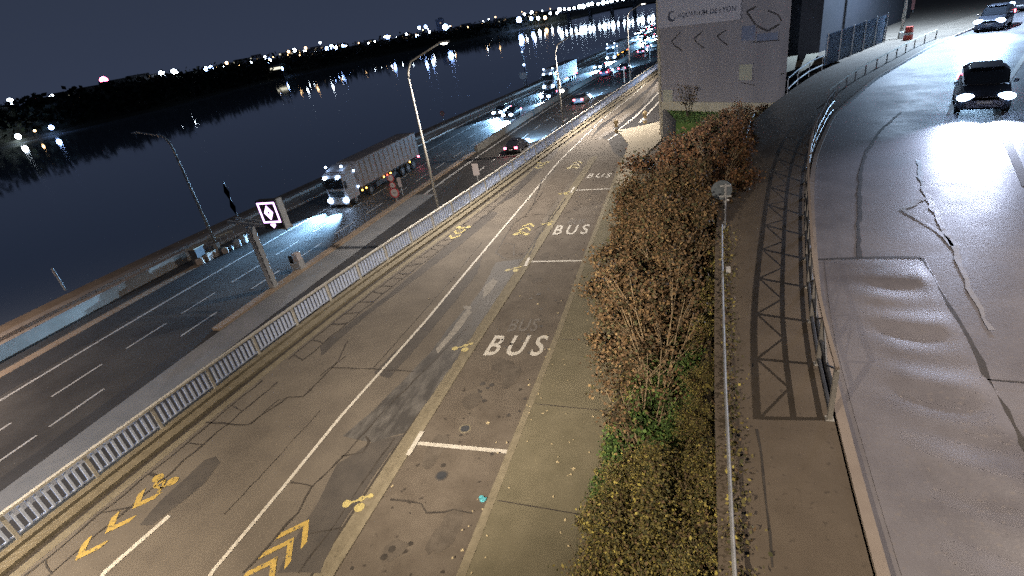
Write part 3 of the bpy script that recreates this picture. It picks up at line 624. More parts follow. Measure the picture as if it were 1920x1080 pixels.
for k in range(24): b.faces.new((vo[k], vo[k+1], vi[k+1], vi[k]))
link('logo', b, 'signt', sp_)
for (u0, v0, u1, v1, m_, n_) in ((1386, 120, 1412, 150, 'panelA', 'wall_panel'), (1244, 168, 1262, 191, 'panelA', 'wall_panel'), (1391, 47, 1418, 77, 'panelB', 'window'), (1420, 60, 1460, 77, 'panelB', 'window')):
    a0, za = facept(u0, v1); a1, zb = facept(u1, v0); b = BM(); facebox(b, a0, a1, za, zb, .004, .06); w_ = link(n_, b, m_, bd)
    b = BM(); facebox(b, a0-.06, a0-.002, za-.05, zb+.05, .004, .08); facebox(b, a1+.002, a1+.06, za-.05, zb+.05, .004, .08); link('frame', b, 'clad', w_)
def facestroke(pts, w=.10):
    b = BM(); P_ = []
    for u, v in pts: s, z = facept(u, v); P_.append(C0+FD*s+Vector((0, 0, z))+FN*.012)
    for p, q in zip(P_, P_[1:]):
        d = (q-p).normalized(); n = d.cross(FN)*w/2; b.faces.new([b.verts.new(t) for t in (p+n, p-n, q-n, q+n)])
    link('dark_chevron', b, 'cladline', bd)
for dx in (0, 42, 86): facestroke([(1276+dx, 60-dx*.05), (1259+dx, 78-dx*.12), (1266+dx, 86-dx*.12), (1279+dx, 95-dx*.12)])
facestroke([(1418, 12), (1400, 22), (1418, 48), (1440, 58), (1462, 45)], .14)
facestroke([(1440, 20), (1460, 28), (1466, 40)], .10); facestroke([(1412, 79), (1462, 75)], .08); facestroke([(1390, 155), (1416, 160)], .06)
# planter with grass at the foot of the building, side wall coloured near-black to stand for its shadow
gz = lambda: 0
gp = [at(1254, 262, .3), at(1240, 252, .3)]
b = BM(); G0 = C0+FD*.25+FN*.15; G1 = C0+FD*11+FN*.15; G2 = G1+Vector((.20, -.98, 0))*6; DD = Vector((.20, -.98, 0)); G3 = G0+DD*5.6
pw = thing('planter_wall', 'low planter wall coloured dark as in shadow beside the building corner holding the grass', 'wall')
prism(b, [G0, G3, G3+Vector((.25, 0, 0)), G0+Vector((.25, 0, 0))], 0, 2.35); link('wall_body', b, 'darkb', pw)
b = BM(); prism(b, [G0+DD*.1+Vector((-.04, 0, 0)), G3+Vector((-.04, 0, 0)), G3+Vector((.3, 0, 0)), G0+DD*.1+Vector((.3, 0, 0))], 2.353, 2.42); link('coping', b, 'darkb', pw)
b = BM(); q4 = [G0+Vector((.26, 0, 0)), G1, G2, G3+Vector((.26, 0, 0))]; prism(b, q4, 0, 2.3); struct('grass_mound', b, 'grass')
b = BM()
for _ in range(2600):
    s, d = random.uniform(.4, 8), random.uniform(.1, 7); p = G0+FD*s+DD*min(d, 5.4)+Vector((0, 0, 2.3)); a = random.uniform(0, 6.28); w = .05; h = random.uniform(.08, .22)
    b.faces.new([b.verts.new(p+Vector((math.cos(a)*w, math.sin(a)*w, 0))), b.verts.new(p-Vector((math.cos(a)*w, math.sin(a)*w, 0))), b.verts.new(p+Vector((random.uniform(-.06, .06), random.uniform(-.06, .06), h)))])
tag(link('grass', b, 'leaf_green'), 'short green grass on the raised bed at the foot of the building', 'grass', kind='stuff')
# dark building behind, pale slabs, corrugated fence
db = thing('building', 'dark unlit building behind the corrugated fence', 'building')
b = BM(); prism(b, [(7.2, 55), (9.5, 54.5), (21, 73), (14, 92), (8.6, 80)], ZP-.5, HB-2); link('wall', b, 'darkb', db)
b = BM(); prism(b, [(7.1, 55), (9.5, 54.35), (21.2, 73), (14, 92.2), (8.5, 80)], HB-1.99, HB-1.5); link('roof', b, 'cladline', db)
b = BM(); poly(b, [at(u, v, ZP+.01) for u, v in ((1466, 100), (1497, 98), (1490, 130), (1464, 140))], ZP+.01); struct('terrace_slab', b, 'ledge')
b = BM(); poly(b, [at(u, v, ZP+.01) for u, v in ((1512, 102), (1535, 99), (1522, 122), (1494, 142))], ZP+.01); struct('terrace_slab', b, 'ledge')
cf = thing('fence', 'bluish corrugated sheet fence beside the ramp in front of the dark building', 'fence')
fa, fb_ = at(1544, 124, ZP), at(1655, 79, ZP); n = 70; prev = None; b = BM(); dd = (fb_-fa).normalized(); nn = Vector((-dd.y, dd.x, 0))
for i in range(n+1):
    p = fa.lerp(fb_, i/n)+nn*.05*(1 if i % 2 else -1); v = (b.verts.new(p), b.verts.new(p+Vector((0, 0, 2.1))))
    if prev: b.faces.new((prev[0], v[0], v[1], prev[1]))
    prev = v
bmesh.ops.solidify(b, geom=b.faces[:], thickness=.02); link('sheet', b, 'fence', cf)
for i in range(6):
    p = fa.lerp(fb_, i/5)-nn*.12; b = BM(); box(b, p+Vector((0, 0, 1.1)), (.08, .08, 2.2)); link('post', b, 'steel', cf)
# stepped barrier lit blue near the shrubs
sb = thing('crowd_barrier', 'metal barrier leaning where shrubs meet the ramp, lit bluish', 'barrier')
pts = [at(u, v, ZP+.1) for u, v in ((1476, 178), (1495, 160), (1516, 144), (1541, 132))]
b = BM(); tube(b, [p+Vector((0, 0, .95)) for p in pts], .035, 6); link('top_rail', b, 'steel', sb)
b = BM(); tube(b, [p+Vector((0, 0, .35)) for p in pts], .045, 6); link('lower_rail', b, 'white', sb)
for p in pts:
    b = BM(); tube(b, [p, p+Vector((0, 0, .95))], .03, 6); link('post', b, 'steel', sb)
pl = thing('crowd_barrier', 'small bent barrier rail half hidden at the right edge of the red shrubs', 'barrier')
p1, p2 = at(1397, 290, ZP+.1), at(1412, 255, ZP+.1); b = BM(); tube(b, [p1, p1+Vector((0, 0, .7)), p1.lerp(p2, .3)+Vector((0, 0, 1)), p2+Vector((0, 0, 1))], .035, 6); link('top_rail', b, 'steel', pl)
b = BM(); box(b, p1.lerp(p2, .6)+Vector((.1, 0, .5)), (.12, .5, .3)); link('plate', b, 'fence', pl)
# red barrel, hoardings and barriers far up the ramp
rb = thing('traffic_barrel', 'small red traffic barrel beside the far end of the guard rail', 'barrel', at(1701, 78, ZP))
b = BM(); bmesh.ops.create_cone(b, cap_ends=True, segments=14, radius1=.34, radius2=.26, depth=1.1, matrix=Matrix.Translation((0, 0, .55))); link('barrel_body', b, 'red', rb)
b = BM(); bmesh.ops.create_cone(b, segments=14, radius1=.315, radius2=.305, depth=.16, matrix=Matrix.Translation((0, 0, .6))); link('stripe', b, 'white', rb)
for u, v, m_, lab, w in ((1681, 28, 'bluep', 'blue hoarding panel at the top of the ramp', 2.4), (1702, 24, 'pink', 'pinkish hoarding panel right of the blue one', 1.1)):
    h_ = thing('hoarding', lab, 'hoarding', at(u, v, ZP)); b = BM(); box(b, (0, 0, 1.3), (w, .08, 2.0)); link('panel', b, m_, h_)
    for s in (-1, 1):
        b = BM(); box(b, (s*w*.45, .08, 1.1), (.07, .07, 2.3)); link('post', b, 'steel', h_)
# amber bollards
for u, v, lab in ((1156, 248, 'amber and white bollard at the corner of the pale apron'), (1210, 231, 'amber and white bollard between the two dark lanes near the building')):
    t = thing('bollard', lab, 'bollard', at(u, v)); b = BM(); tube(b, [(0, 0, .0), (0, 0, .75)], [.20, .15], 10); link('bollard_body', b, 'amberp', t)
    b = BM(); tube(b, [(0, 0, .32), (0, 0, .52)], [.185, .172], 10); link('white_band', b, 'white', t); b = BM(); ball(b, (0, 0, .98), .25, (1, .5, 1)); link('bollard_head', b, 'amberp', t)
# ================================================================== shrubs and planting
b = BM()
n = 60; prev = None
for i in range(n+1):
    y = -6+52*i/n; row = []
    for k, (t, z) in enumerate(((0, .12), (.12, .45), (.4, 1.6), (.7, 3.1), (1, 4.9))):
        x = -2.62+(rlx(y)-.3+2.62)*t; row.append(b.verts.new((x+random.uniform(-.1, .1)*(0 < k < 4), y, z+random.uniform(-.12, .12)*(0 < k < 4))))
    if prev:
        for k in range(4): b.faces.new((prev[k], prev[k+1], row[k+1], row[k]))
    prev = row
struct('planted_slope', b, 'soil')
def leaf(bm, p, s, rnd=random):
    a = rnd.uniform(0, 6.283); el = rnd.uniform(-.9, .9)
    d = Vector((math.cos(a)*math.cos(el), math.sin(a)*math.cos(el), math.sin(el))); q = Vector((rnd.uniform(-1, 1), rnd.uniform(-1, 1), rnd.uniform(-.2, 1))).cross(d)
    if q.length < .1: q = Vector((0, 0, 1)).cross(d)
    q.normalize(); q *= s*.42
    m = p+d*s*.55
    bm.faces.new([bm.verts.new(p), bm.verts.new(m+q), bm.verts.new(p+d*s*1.15), bm.verts.new(m-q)])
def stems(n, h, spread, r=.03, seed=1, lean=0):
    rn = random.Random(seed); b = BM(); tips = []
    for k in range(n):
        a = 6.283*k/n+rn.uniform(-.4, .4); p = Vector((rn.uniform(-.12, .12), rn.uniform(-.12, .12), 0)); pts = [p.copy()]; hh = h*rn.uniform(.75, 1.1)
        for i in range(1, 6):
            t = i/5; pts.append(Vector((p.x+math.cos(a)*spread*t**1.5+rn.uniform(-.06, .06), p.y+math.sin(a)*spread*t**1.5+rn.uniform(-.06, .06), hh*t)))
        tube(b, pts, [r, r*.9, r*.75, r*.6, r*.42, r*.2], 6); tips.append(pts)
        for i in (2, 3, 4):
            for s in range(2):
                aa = a+rn.uniform(-1.6, 1.6); q = pts[i]; L = hh*rn.uniform(.16, .32); e2 = q+Vector((math.cos(aa)*L*.6, math.sin(aa)*L*.6, L*.8))
                mid = q.lerp(e2, .5)+Vector((0, 0, -.03)); tube(b, [q, mid, e2], [r*.4, r*.28, r*.12], 5, cap=False); tips.append([q, mid, e2])
    return b, tips
def shrub_proto(seed, h, rad, nleaf, ls, lm, bare=.35, nst=7, bark='bark', r=.03):
    rn = random.Random(seed); t = thing('shrub', 'x', 'shrub')
    sb_, tips = stems(nst, h*.92, rad*.75, r, seed); link('stems', sb_, bark, t, smoothf=True)
    b = BM(); clumps = []
    for k in range(42):
        a = rn.uniform(0, 6.283); rr = rad*math.sqrt(rn.random()); z = h*(bare+(1-bare)*rn.random()**.8); lim = rad*(.55+.45*math.sin(min(1, (z/h-bare)/(1-bare)+.15)*3.0))
        clumps.append((Vector((math.cos(a)*min(rr, lim), math.sin(a)*min(rr, lim), z)), rn.uniform(.16, .46)*rad*.75))
    for k in range(nleaf):
        c, s = rn.choice(clumps); v = Vector((rn.gauss(0, 1), rn.gauss(0, 1), rn.gauss(0, .8)))*s*.52; leaf(b, c+v, ls*rn.uniform(.55, 1.25), rn)
    link('foliage', b, lm, t)
    return t
pr = {}
pr['red'] = [shrub_proto(11+k, 5.0, 1.6, 12500, .115, 'leaf_red', .22) for k in range(2)]
pr['brown'] = [shrub_proto(21+k, 4.9, 1.5, 14500, .088, 'leaf_brown', .26, bark='bark', nst=6) for k in range(2)]
pr['olive'] = [shrub_proto(31+k, 2.0, 1.15, 12000, .058, 'leaf_olive', .12, nst=11, r=.014) for k in range(2)]
pr['green'] = [shrub_proto(41+k, 1.7, 1.1, 5200, .10, 'leaf_green', .08, nst=8, r=.014) for k in range(2)]
used = set()
def put(kind, x, y, z, s, label, rot=None):
    k = random.randrange(2); t = pr[kind][k]
    if (kind, k) in used: t = copy_tree(t)
    used.add((kind, k)); t.location = (x, y, z); t.scale = (s, s, s*random.uniform(.95, 1.05)); t.rotation_euler.z = random.uniform(0, 6.28) if rot is None else rot
    t['label'] = label; t['group'] = 'shrubs on the planted slope'
def slz(x, y): 
    t = max(0, min(1, (x+2.62)/(rlx(y)-.3+2.62))); return .1+4.6*t*t*.6+t*1.7
def slope_z(x, y):
    t = max(0, min(1, (x+2.62)/(rlx(y)-.3+2.62))); T = ((0, .12), (.12, .45), (.4, 1.6), (.7, 3.1), (1, 4.9))
    for (a, za), (c_, zc_) in zip(T, T[1:]):
        if t <= c_: return za+(zc_-za)*(t-a)/(c_-a)
    return 4.9
order = ['nearest', 'second nearest', 'third nearest', 'fourth nearest', 'fifth nearest', 'sixth nearest', 'seventh nearest', 'eighth nearest', 'ninth nearest', 'tenth nearest', 'eleventh nearest', 'twelfth nearest', 'thirteenth nearest', 'fourteenth nearest', 'fifteenth nearest', 'sixteenth nearest', 'seventeenth nearest']
def grp(kind, spots, text):
    for i, (x, y, s) in enumerate(sorted(spots, key=lambda q: q[1])): put(kind, x, y, slz(x, y)-.25, s, text % order[i])
grp('olive', [(-1.15, 5.5, .95), (-.1, 5.8, .85), (-1.45, 7.2, .9), (-.25, 7.2, .8), (-.8, 6.4, .95), (-1.2, 8.3, .8), (-.3, 4.4, .9), (-1.3, 4.3, .9), (.2, 4.9, .5), (.22, 6.4, .5), (.2, 7.8, .5), (.25, 9.3, .45), (.22, 11.0, .45), (.25, 12.7, .45)], '%s yellow-green small-leaved shrub at the foot of the picture')
grp('green', [(-.7, 9.5, .85), (-1.5, 10.0, .8), (-2.0, 9.3, .6), (-.45, 11.3, .8), (-1.1, 11.6, .75), (-.25, 13.3, .75), (-.1, 8.6, .55), (.0, 10.2, .5), (.1, 12.2, .5), (.0, 15.2, .6)], '%s low green leafy shrub among the bare stems')
grp('brown', [(-1.3, 12.0, .95), (-1.9, 14.2, 1.0), (-.75, 14.6, .9), (-1.8, 16.8, 1.02), (-.3, 17.3, .85), (-1.2, 18.2, .9), (-1.7, 19.6, 1.05)], '%s tall brown-leaved shrub with pale bare stems')
grp('red', [(-.4, 20.2, .95), (.55, 19.3, .70), (.9, 22.3, .62), (1.5, 25.6, .55), (-1.9, 20.6, .9), (-1.7, 22.8, 1.05), (-.2, 23.6, .86), (-1.5, 26.2, 1.0), (.2, 27.2, .68), (-.8, 29.6, .74), (.9, 31, .50), (2.0, 33.8, .48), (3.6, 37.0, .30)], '%s russet shrub of the tall far thicket')
# long bare pale stems fanning up in front of the brown shrubs
for i, (u, v, hh, sd) in enumerate(((1292, 700, 3.4, 3), (1270, 760, 2.6, 9))):
    t = thing('bare_shrub', ('tall fan of bare pale stems rising among the shrubs', 'shorter fan of bare stems in front of the tall one')[i], 'shrub', (-.9+.0*i-(.35*i), 10.6-1.1*i, 1.6-.3*i))
    sb_, tips = stems(8, hh*1.25, .75, .032, sd); link('stems', sb_, 'bark', t, smoothf=True)
    b = BM(); rn = random.Random(sd)
    for pts in tips:
        for k in range(16): leaf(b, pts[-1]+Vector((rn.gauss(0, .12), rn.gauss(0, .12), rn.gauss(0, .12))), .08, rn)
    link('foliage', b, 'leaf_brown', t)
# ground cover on the slope
b = BM(); rn = random.Random(5)
for _ in range(26000):
    y = rn.uniform(3, 44); x = rn.uniform(-2.75, rlx(y)+.05); p = Vector((x, y, max(.12, slope_z(x, y))+rn.uniform(.0, .22))); leaf(b, p, rn.uniform(.05, .12), rn)
for _ in range(1500):
    y = rn.uniform(3, 16); x = rlx(y)+abs(rn.gauss(0, .16))-.1; leaf(b, Vector((x, y, ZP+.15+rn.uniform(0, .12))), rn.uniform(.03, .08), rn)
tag(link('ground_cover', b, 'leaf_olive'), 'low leaves and weeds covering the planted slope under the shrubs', 'ground cover', kind='stuff')
b = BM()
for _ in range(900):
    y = rn.uniform(3, 40); x = rn.uniform(-2.8, rlx(y)-.1); p = Vector((x, y, max(.1, slz(x, y)*.9))); a = rn.uniform(0, 6.28); h = rn.uniform(.3, .9); tube(b, [p, p+Vector((math.cos(a)*.12, math.sin(a)*.12, h*.6)), p+Vector((math.cos(a)*.3, math.sin(a)*.3, h))], [.008, .006, .003], 3, cap=False)
tag(link('dry_stalks', b, 'bark'), 'thin dry stalks standing on the planted slope', 'weeds', kind='stuff')
# small young tree in front of the building
yt = thing('young_tree', 'small bare young tree on the grass before the building', 'tree', tuple(on_plane(1290, 207, C0+FN*2.2, FN)-Vector((0, 0, .2))))
yt.location.z = 2.3
b, tips = stems(4, 2.3, .7, .04, 77); link('branches', b, 'bark2', yt); b = BM()
for pts in tips:
    for k in range(8): leaf(b, pts[-1]+Vector((random.gauss(0, .1), random.gauss(0, .1), random.gauss(0, .1))), .10)
link('foliage', b, 'leaf_brown', yt)
# ================================================================== vehicles
def loft(bm, secs):
    """secs: list of (y, [(x,z)...]) closed rings, same count"""
    rings = [[bm.verts.new((x, y, z)) for x, z in prof] for y, prof in secs]
    n = len(rings[0])
    for A, B in zip(rings, rings[1:]):
        for k in range(n): bm.faces.new((A[k], A[(k+1) % n], B[(k+1) % n], B[k]))
    bm.faces.new(rings[0][::-1]); bm.faces.new(rings[-1]); bmesh.ops.recalc_face_normals(bm, faces=bm.faces[:])
def ring(w, z0, z1, r=.12, tw=None):
    tw = tw if tw is not None else w*.92
    return [(-w, z0+r), (-w+r*.6, z0), (w-r*.6, z0), (w, z0+r), (w*1.0, (z0+z1)*.55), (tw, z1-r*.5), (tw-r, z1), (-tw+r, z1), (-tw, z1-r*.5), (-w, (z0+z1)*.55)]
PAINTS = {}
def paint(c):
    if c not in PAINTS: PAINTS[c] = mat('car_paint', c, tuple(min(1, x*1.25+.004) for x in c), 2, .32, metal=.35)
    return PAINTS[c]
def beam(parent, loc, watts, tilt=7.5, size=75, col=(.32, .62, 1.0), back=False, r=.10):
    L = bpy.data.lights.new('headlight_beam', 'SPOT'); L.energy = watts; L.color = col; L.spot_size = math.radians(size); L.spot_blend = 1.0; L.shadow_soft_size = r
    o = bpy.data.objects.new('headlight_beam', L); C.objects.link(o); o.parent = parent; o.location = loc
    L.energy *= 9.0; o.rotation_euler = Euler((math.radians(90-tilt), 0, math.radians(0 if not back else 180)), 'XYZ'); return o
def make_car(c=(.03, .03, .035), suv=False, hl='hl', hr=.31, tlm='tl', lit=True, ex=1.15):
    """front towards +Y, origin on the ground at centre"""
    t = thing('car', 'x', 'car'); h = .12 if suv else 0
    b = BM(); W_ = .90
    loft(b, [(-2.20, ring(.70, .38, .86+h)), (-2.10, ring(.82, .26, .98+h)), (-1.5, ring(W_, .20, 1.0+h)), (-.6, ring(W_, .19, .98+h)), (.5, ring(W_, .19, .96+h)), (1.1, ring(W_*.99, .20, .93+h)), (1.75, ring(.86, .22, .84+h)), (2.08, ring(.78, .26, .72+h)), (2.18, ring(.62, .36, .62+h))])
    body = link('body', b, paint(c), t, smoothf=False)
    b = BM(); zt_ = 1.44+h*1.6
    loft(b, [(-1.95 if suv else -1.75, ring(.74, .94+h, 1.02+h, .03, .72)), (-1.60 if suv else -1.15, ring(.76, .94+h, zt_-.06, .05, .60)), (-.6, ring(.78, .94+h, zt_, .05, .62)), (.15, ring(.78, .92+h, zt_-.02, .05, .60)), (1.05, ring(.74, .90+h, .97+h, .03, .72))]); link('windows', b, 'glass', t)
    b = BM(); box(b, (0, -.48, zt_+.012), (1.10, 1.15 if not suv else 1.6, .035), bev=.015); link('roof', b, paint(c), t)
    for sx in (-1, 1):
        for sy in (-1.32, 1.32):
            b = BM(); disc(b, (sx*.80, sy, .32), .32, (1, 0, 0), .21, 18); w_ = link('wheel', b, 'black', t); b = BM(); disc(b, (sx*.905, sy, .32), .20, (1, 0, 0), .02, 12); link('rim', b, 'rim', w_)
        b = BM(); ball(b, (sx*.64, 2.06, .66+h*.8), hr, (ex, .55, .62), 14); link('headlight', b, hl if lit else 'glass', t, smoothf=True)
        b = BM(); box(b, (sx*.68, -2.16, .80+h), (.36, .10, .24), bev=.02); link('taillight', b, tlm, t)
        b = BM(); box(b, (sx*.98, .72, 1.0+h), (.17, .10, .13), bev=.03); link('mirror', b, paint(c), t)
    b = BM(); box(b, (0, -2.215, .60+h), (.5, .02, .11)); link('number_plate', b, 'white', t); b = BM(); box(b, (0, 2.19, .44+h), (.5, .02, .11)); link('number_plate', b, 'white', t)
    b = BM(); box(b, (0, 2.165, .60+h), (.86, .03, .14)); link('grille', b, 'black', t)
    return t
def head(fx, y): 
    d = fx(y+3)-fx(y-3); return math.atan2(d, 6)       # road direction as angle from +Y (clockwise)
def place(t, x, y, z, towards, label, group=None, yaw=None):
    a = -head(E_, y) if yaw is None else yaw
    t.location = (x, y, z); t.rotation_euler = (0, 0, a + (math.pi if towards else 0)); t['label'] = label
    if group: t['group'] = group
carW = make_car((.25, .26, .28)); carK = make_car((.02, .02, .025)); carB = make_car((.06, .08, .13), suv=True)
first = {id(carW): True, id(carK): True, id(carB): True}
def car(proto, u, v, towards, label, watts=700, lane=None, z=ZH, group=None, tilt=7.5):
    c = proto if first.pop(id(proto), False) else copy_tree(proto)
    p = at(u, v, z); x = p.x if lane is None else E_(p.y)+lane
    y = p.y + (2.1 if towards else 2.1)
    place(c, x, y, z, towards, label, group)
    if watts:
        beam(c, (0, 2.32, .68), watts, tilt=tilt, r=.12)
    return c
G = 'cars on the motorway'
car(carW, 932, 219, True, 'oncoming car in the lane beside the river, paired with another car', 2600, 2.0, group=G)
car(carK, 951, 224, True, 'oncoming car in the middle lane just ahead of the riverside one', 2600, 5.2, group=G)
car(carB, 1018, 190, True, 'oncoming car below the red-lit truck, left of the farther street lamp', 2200, 6.6, group=G)
car(carK, 961, 290, False, 'car with red tail lights nearest on the carriageway by the railing', 900, group=G)
car(carW, 1087, 196, False, 'car with glowing tail lights just right of the farther street lamp', 1500, group=G)
car(carB, 1135, 144, False, 'small car with pink tail lights beyond the farther street lamp', 1500, group=G)
car(carK, 1168, 135, False, 'single bright tail-lit car on the slip side beneath the thin poles', 900, group=G)
car(carW, 1100, 134, True, 'bright oncoming car below the tall lit truck', 2600, 5.6, group=G)
car(carW, 1160, 87, True, 'small oncoming car, first of the line curving to the bridge', 1500, 3.5, group=G)
car(carK, 1176, 80, True, 'oncoming car, second of the line curving to the bridge', 1500, 5, group=G)
for k, (u, v) in enumerate(((1196, 66), (1206, 60), (1216, 53), (1226, 47), (1202, 72), (1221, 58))):
    car(carW, u, v, True, 'tiny oncoming car in the bright queue beside the building corner', 900 if k < 3 else 0, group='cars queueing far off beside the building corner')
for k, (u, v) in enumerate(((1203, 102), (1212, 93), (1233, 68))):
    car(carK, u, v, False, ('pink tail-lit car at the left of the far slip lane', 'tail-lit car just behind the pink one near the pole', 'tail-lit car touching the building corner')[k], 0, group=G)
# articulated truck
def make_truck():
    t = thing('truck', 'x', 'truck'); L_ = 15.0
    b = BM(); box(b, (0, -.95, 2.05), (2.46, 2.1, 2.9), bev=.12); link('cab', b, 'cabp', t)
    b = BM(); loft(b, [(-1.9, [(-1.15, 3.45), (1.15, 3.45), (1.15, 3.95), (-1.15, 3.95)]), (-.35, [(-1.1, 3.45), (1.1, 3.45), (1.0, 3.62), (-1.0, 3.62)])]); link('roof_fairing', b, 'cabp', t)
    b = BM(); box(b, (0, .112, 2.45), (2.2, .03, .95), bev=.01); link('windscreen', b, 'glass', t)
    b = BM(); box(b, (0, .18, 3.02), (2.1, .22, .12)); link('sun_visor', b, 'black', t)
    b = BM(); box(b, (0, .13, .62), (2.44, .14, .55), bev=.03); link('bumper', b, 'cabp', t)
    b = BM(); box(b, (0, .118, 1.42), (1.8, .03, .66)); link('grille', b, 'black', t)
    for sx in (-1, 1):
        b = BM(); ball(b, (sx*.98, .20, .80), .30, (1.1, .5, .75), 14); link('headlight', b, 'hl', t, smoothf=True)
        b = BM(); ball(b, (sx*.78, .28, 3.16), .17, (1.1, .6, .8), 12); link('visor_lamp', b, 'hl', t, smoothf=True)
        b = BM(); ball(b, (sx*.95, -.6, 4.05), .13, (1, .7, .8), 10); link('roof_lamp', b, 'hl', t, smoothf=True)
        b = BM(); box(b, (sx*1.36, .05, 2.35), (.16, .22, .75), bev=.04); link('mirror', b, 'black', t)
        b = BM(); box(b, (sx*.95, -L_-.05, 1.02), (.36, .06, .18)); link('taillight', b, 'tl', t)
        for y in (-1.1, -3.9, -10.6, -11.9, -13.2):
            b = BM(); disc(b, (sx*1.05, y, .50), .50, (1, 0, 0), .34, 20); w_ = link('wheel', b, 'black', t); b = BM(); disc(b, (sx*1.225, y, .50), .26, (1, 0, 0), .02, 12); link('rim', b, 'rim', w_)
        for y, m_ in ((-2.35, 'amber'), (-3.1, 'amber'), (-6.6, 'amber'), (-7.3, 'redm'), (-8.0, 'amber'), (-12.4, 'amber')):
            b = BM(); ball(b, (sx*1.29, y, 1.0 if y > -5 else 1.08), .11, (.5, 1.2, .8), 8); link('side_marker', b, m_, t)
        for z in (1.55, 3.2): 
            b = BM(); ball(b, (sx*1.27, -1.9, z), .10, (.5, 1, 1), 8); link('side_lamp', b, 'hl', t)
    b = BM(); box(b, (0, -(2.6+L_)/2, 2.62), (2.5, L_-2.6, 2.72), bev=.04); link('trailer', b, 'trailer', t)
    for sx in (-1, 1):
        for z in (1.36, 3.86):
            b = BM(); box(b, (sx*1.262, -(2.6+L_)/2, z), (.03, L_-2.7, .08)); link('side_rail', b, 'trailer', t)
        b = BM()
        for k in range(13): box(b, (sx*1.256, -3.2-k*.92, 2.6), (.02, .06, 2.36))
        link('curtain_straps', b, 'trailer', t)
        b = BM(); box(b, (sx*1.15, -7.2, .72), (.06, 4.2, .5)); link('side_guard', b, 'darksteel', t)
    b = BM(); box(b, (0, .24, .98), (1.3, .03, .10)); link('grille_bar', b, 'steel', t)
    b = BM(); box(b, (0, -(2.4+L_)/2, 1.05), (1.9, L_-2.6, .34)); link('chassis', b, 'black', t)
    b = BM(); box(b, (0, -L_+.015, 2.62), (2.3, .05, 2.5)); link('rear_door', b, 'quay', t)
    b = BM(); box(b, (0, .21, .52), (.5, .02, .11)); link('number_plate', b, 'white', t)
    return t
trk = make_truck(); p = at(641, 388, ZH)
tr2 = copy_tree(trk)
def cl(p0, lane):  # yaw from lane curve
    return head(E_, p0.y+7)
def put_truck(t, u, v, label, watts, lane=None, yawx=0.0):
    p = at(u, v, ZH); x = p.x if lane is None else E_(p.y)+lane
    t.location = (x, p.y, ZH); t.rotation_euler = (0, 0, math.pi-head(E_, p.y+7)+yawx); t['label'] = label
    beam(t, (-.95, .55, .82), watts*.75, 5.5, 60); beam(t, (.95, .55, .82), watts*.75, 5.5, 60)
put_truck(trk, 641, 389, 'articulated truck with pale trailer coming along the lane nearest the river', 5200)
put_truck(tr2, 1011, 172, 'distant oncoming truck above the car left of the farther street lamp', 1500, 2.4)
tr3 = copy_tree(trk); put_truck(tr3, 1129, 116, 'tall bright oncoming truck farthest along the motorway', 2600, 4.2)
for q in list(tr3.children)+list(tr2.children):
    if q.type == 'LIGHT' and q.location.z == 0: pass
# dark car and following car on the ramp
rc = make_car((.035, .040, .055), suv=True, hl='hl', hr=.25, ex=1.25); p1 = at(1797, 222, ZP); p2 = at(1883, 212, ZP); mid = (p1+p2)/2
yaw = math.atan2(kr(mid.y+4)-kr(mid.y-4), 8)
fw = Vector((math.sin(-yaw), -math.cos(yaw), 0)); 
rc.location = (mid.x, mid.y, ZP); rc.location -= Vector((-math.sin(yaw), -math.cos(yaw), 0))*2.1
rc.rotation_euler = (0, 0, math.pi-yaw); rc['label'] = 'dark car with bright headlights driving towards the camera on the wet ramp'
for s in (-1, 1): beam(rc, (s*.64, 2.35, .78), 340, 6, 84, (.66, .74, 1.0), r=.12)
r2 = copy_tree(rc)
for q in [k for k in r2.children if k.type == 'LIGHT']:
    q.data = q.data.copy(); q.data.energy = 6000; q.data.color = (.42, .68, 1.0)
p1 = at(1865, 58, ZP); p2 = at(1903, 55, ZP); mid = (p1+p2)/2; yaw = math.atan2(kr(mid.y+4)-kr(mid.y-4), 8)*.85
r2.location = (mid.x, mid.y+2, ZP); r2.rotation_euler = (0, 0, math.pi-yaw); r2['label'] = 'second car with bluish headlights following at the top of the ramp'
r3 = copy_tree(rc); 
for q in [k for k in r3.children if k.type == 'LIGHT']: bpy.data.objects.remove(q)
p3 = at(1918, 18, ZP); r3.location = (p3.x, p3.y, ZP); r3.rotation_euler = (0, 0, math.pi-yaw); r3['label'] = 'third car partly in view at the top right corner'
# ================================================================== motorway furniture
GP = at(515, 541, ZH); gy = GP.y
ga = thing('gantry_sign', 'grey post with cross arm and lit sign showing a pink diamond in a square', 'sign', GP)
tp = at_y(466, 424, gy)
b = BM(); box(b, ((tp.x-GP.x)*0, 0, (tp.z-ZH)/2), (.46, .46, tp.z-ZH), bev=.04); link('post', b, 'steel', ga)
b = BM()
for k in range(9): box(b, (.22, -.235, .6+k*.45), (.05, .03, .3))
link('ladder', b, 'black', ga)
a0 = at_y(428, 416, gy-.3)-GP; a1 = at_y(538, 428, gy-.3)-GP
b = BM(); tube(b, [a0, a1], .12, 8); link('cross_arm', b, 'steel', ga)
b = BM(); tube(b, [Vector(a0)+Vector((.2, .5, .05)), Vector(a1)+Vector((0, .5, -.05))], .09, 8); link('rear_arm', b, 'steel', ga)
bl = at_y(500, 430, gy-.5); br = at_y(536, 426, gy-.5); tl = at_y(479, 377, gy-.5); tr = at_y(516, 374, gy-.5)
zb, ztp = (bl.z+br.z)/2, (tl.z+tr.z)/2; xl_, xr_ = (bl.x+tl.x)/2-GP.x, (br.x+tr.x)/2-GP.x
b = BM(); box(b, ((xl_+xr_)/2, -.35, (zb+ztp)/2-ZH), (xr_-xl_, .45, ztp-zb), bev=.02); brd = link('display_box', b, 'black', ga)
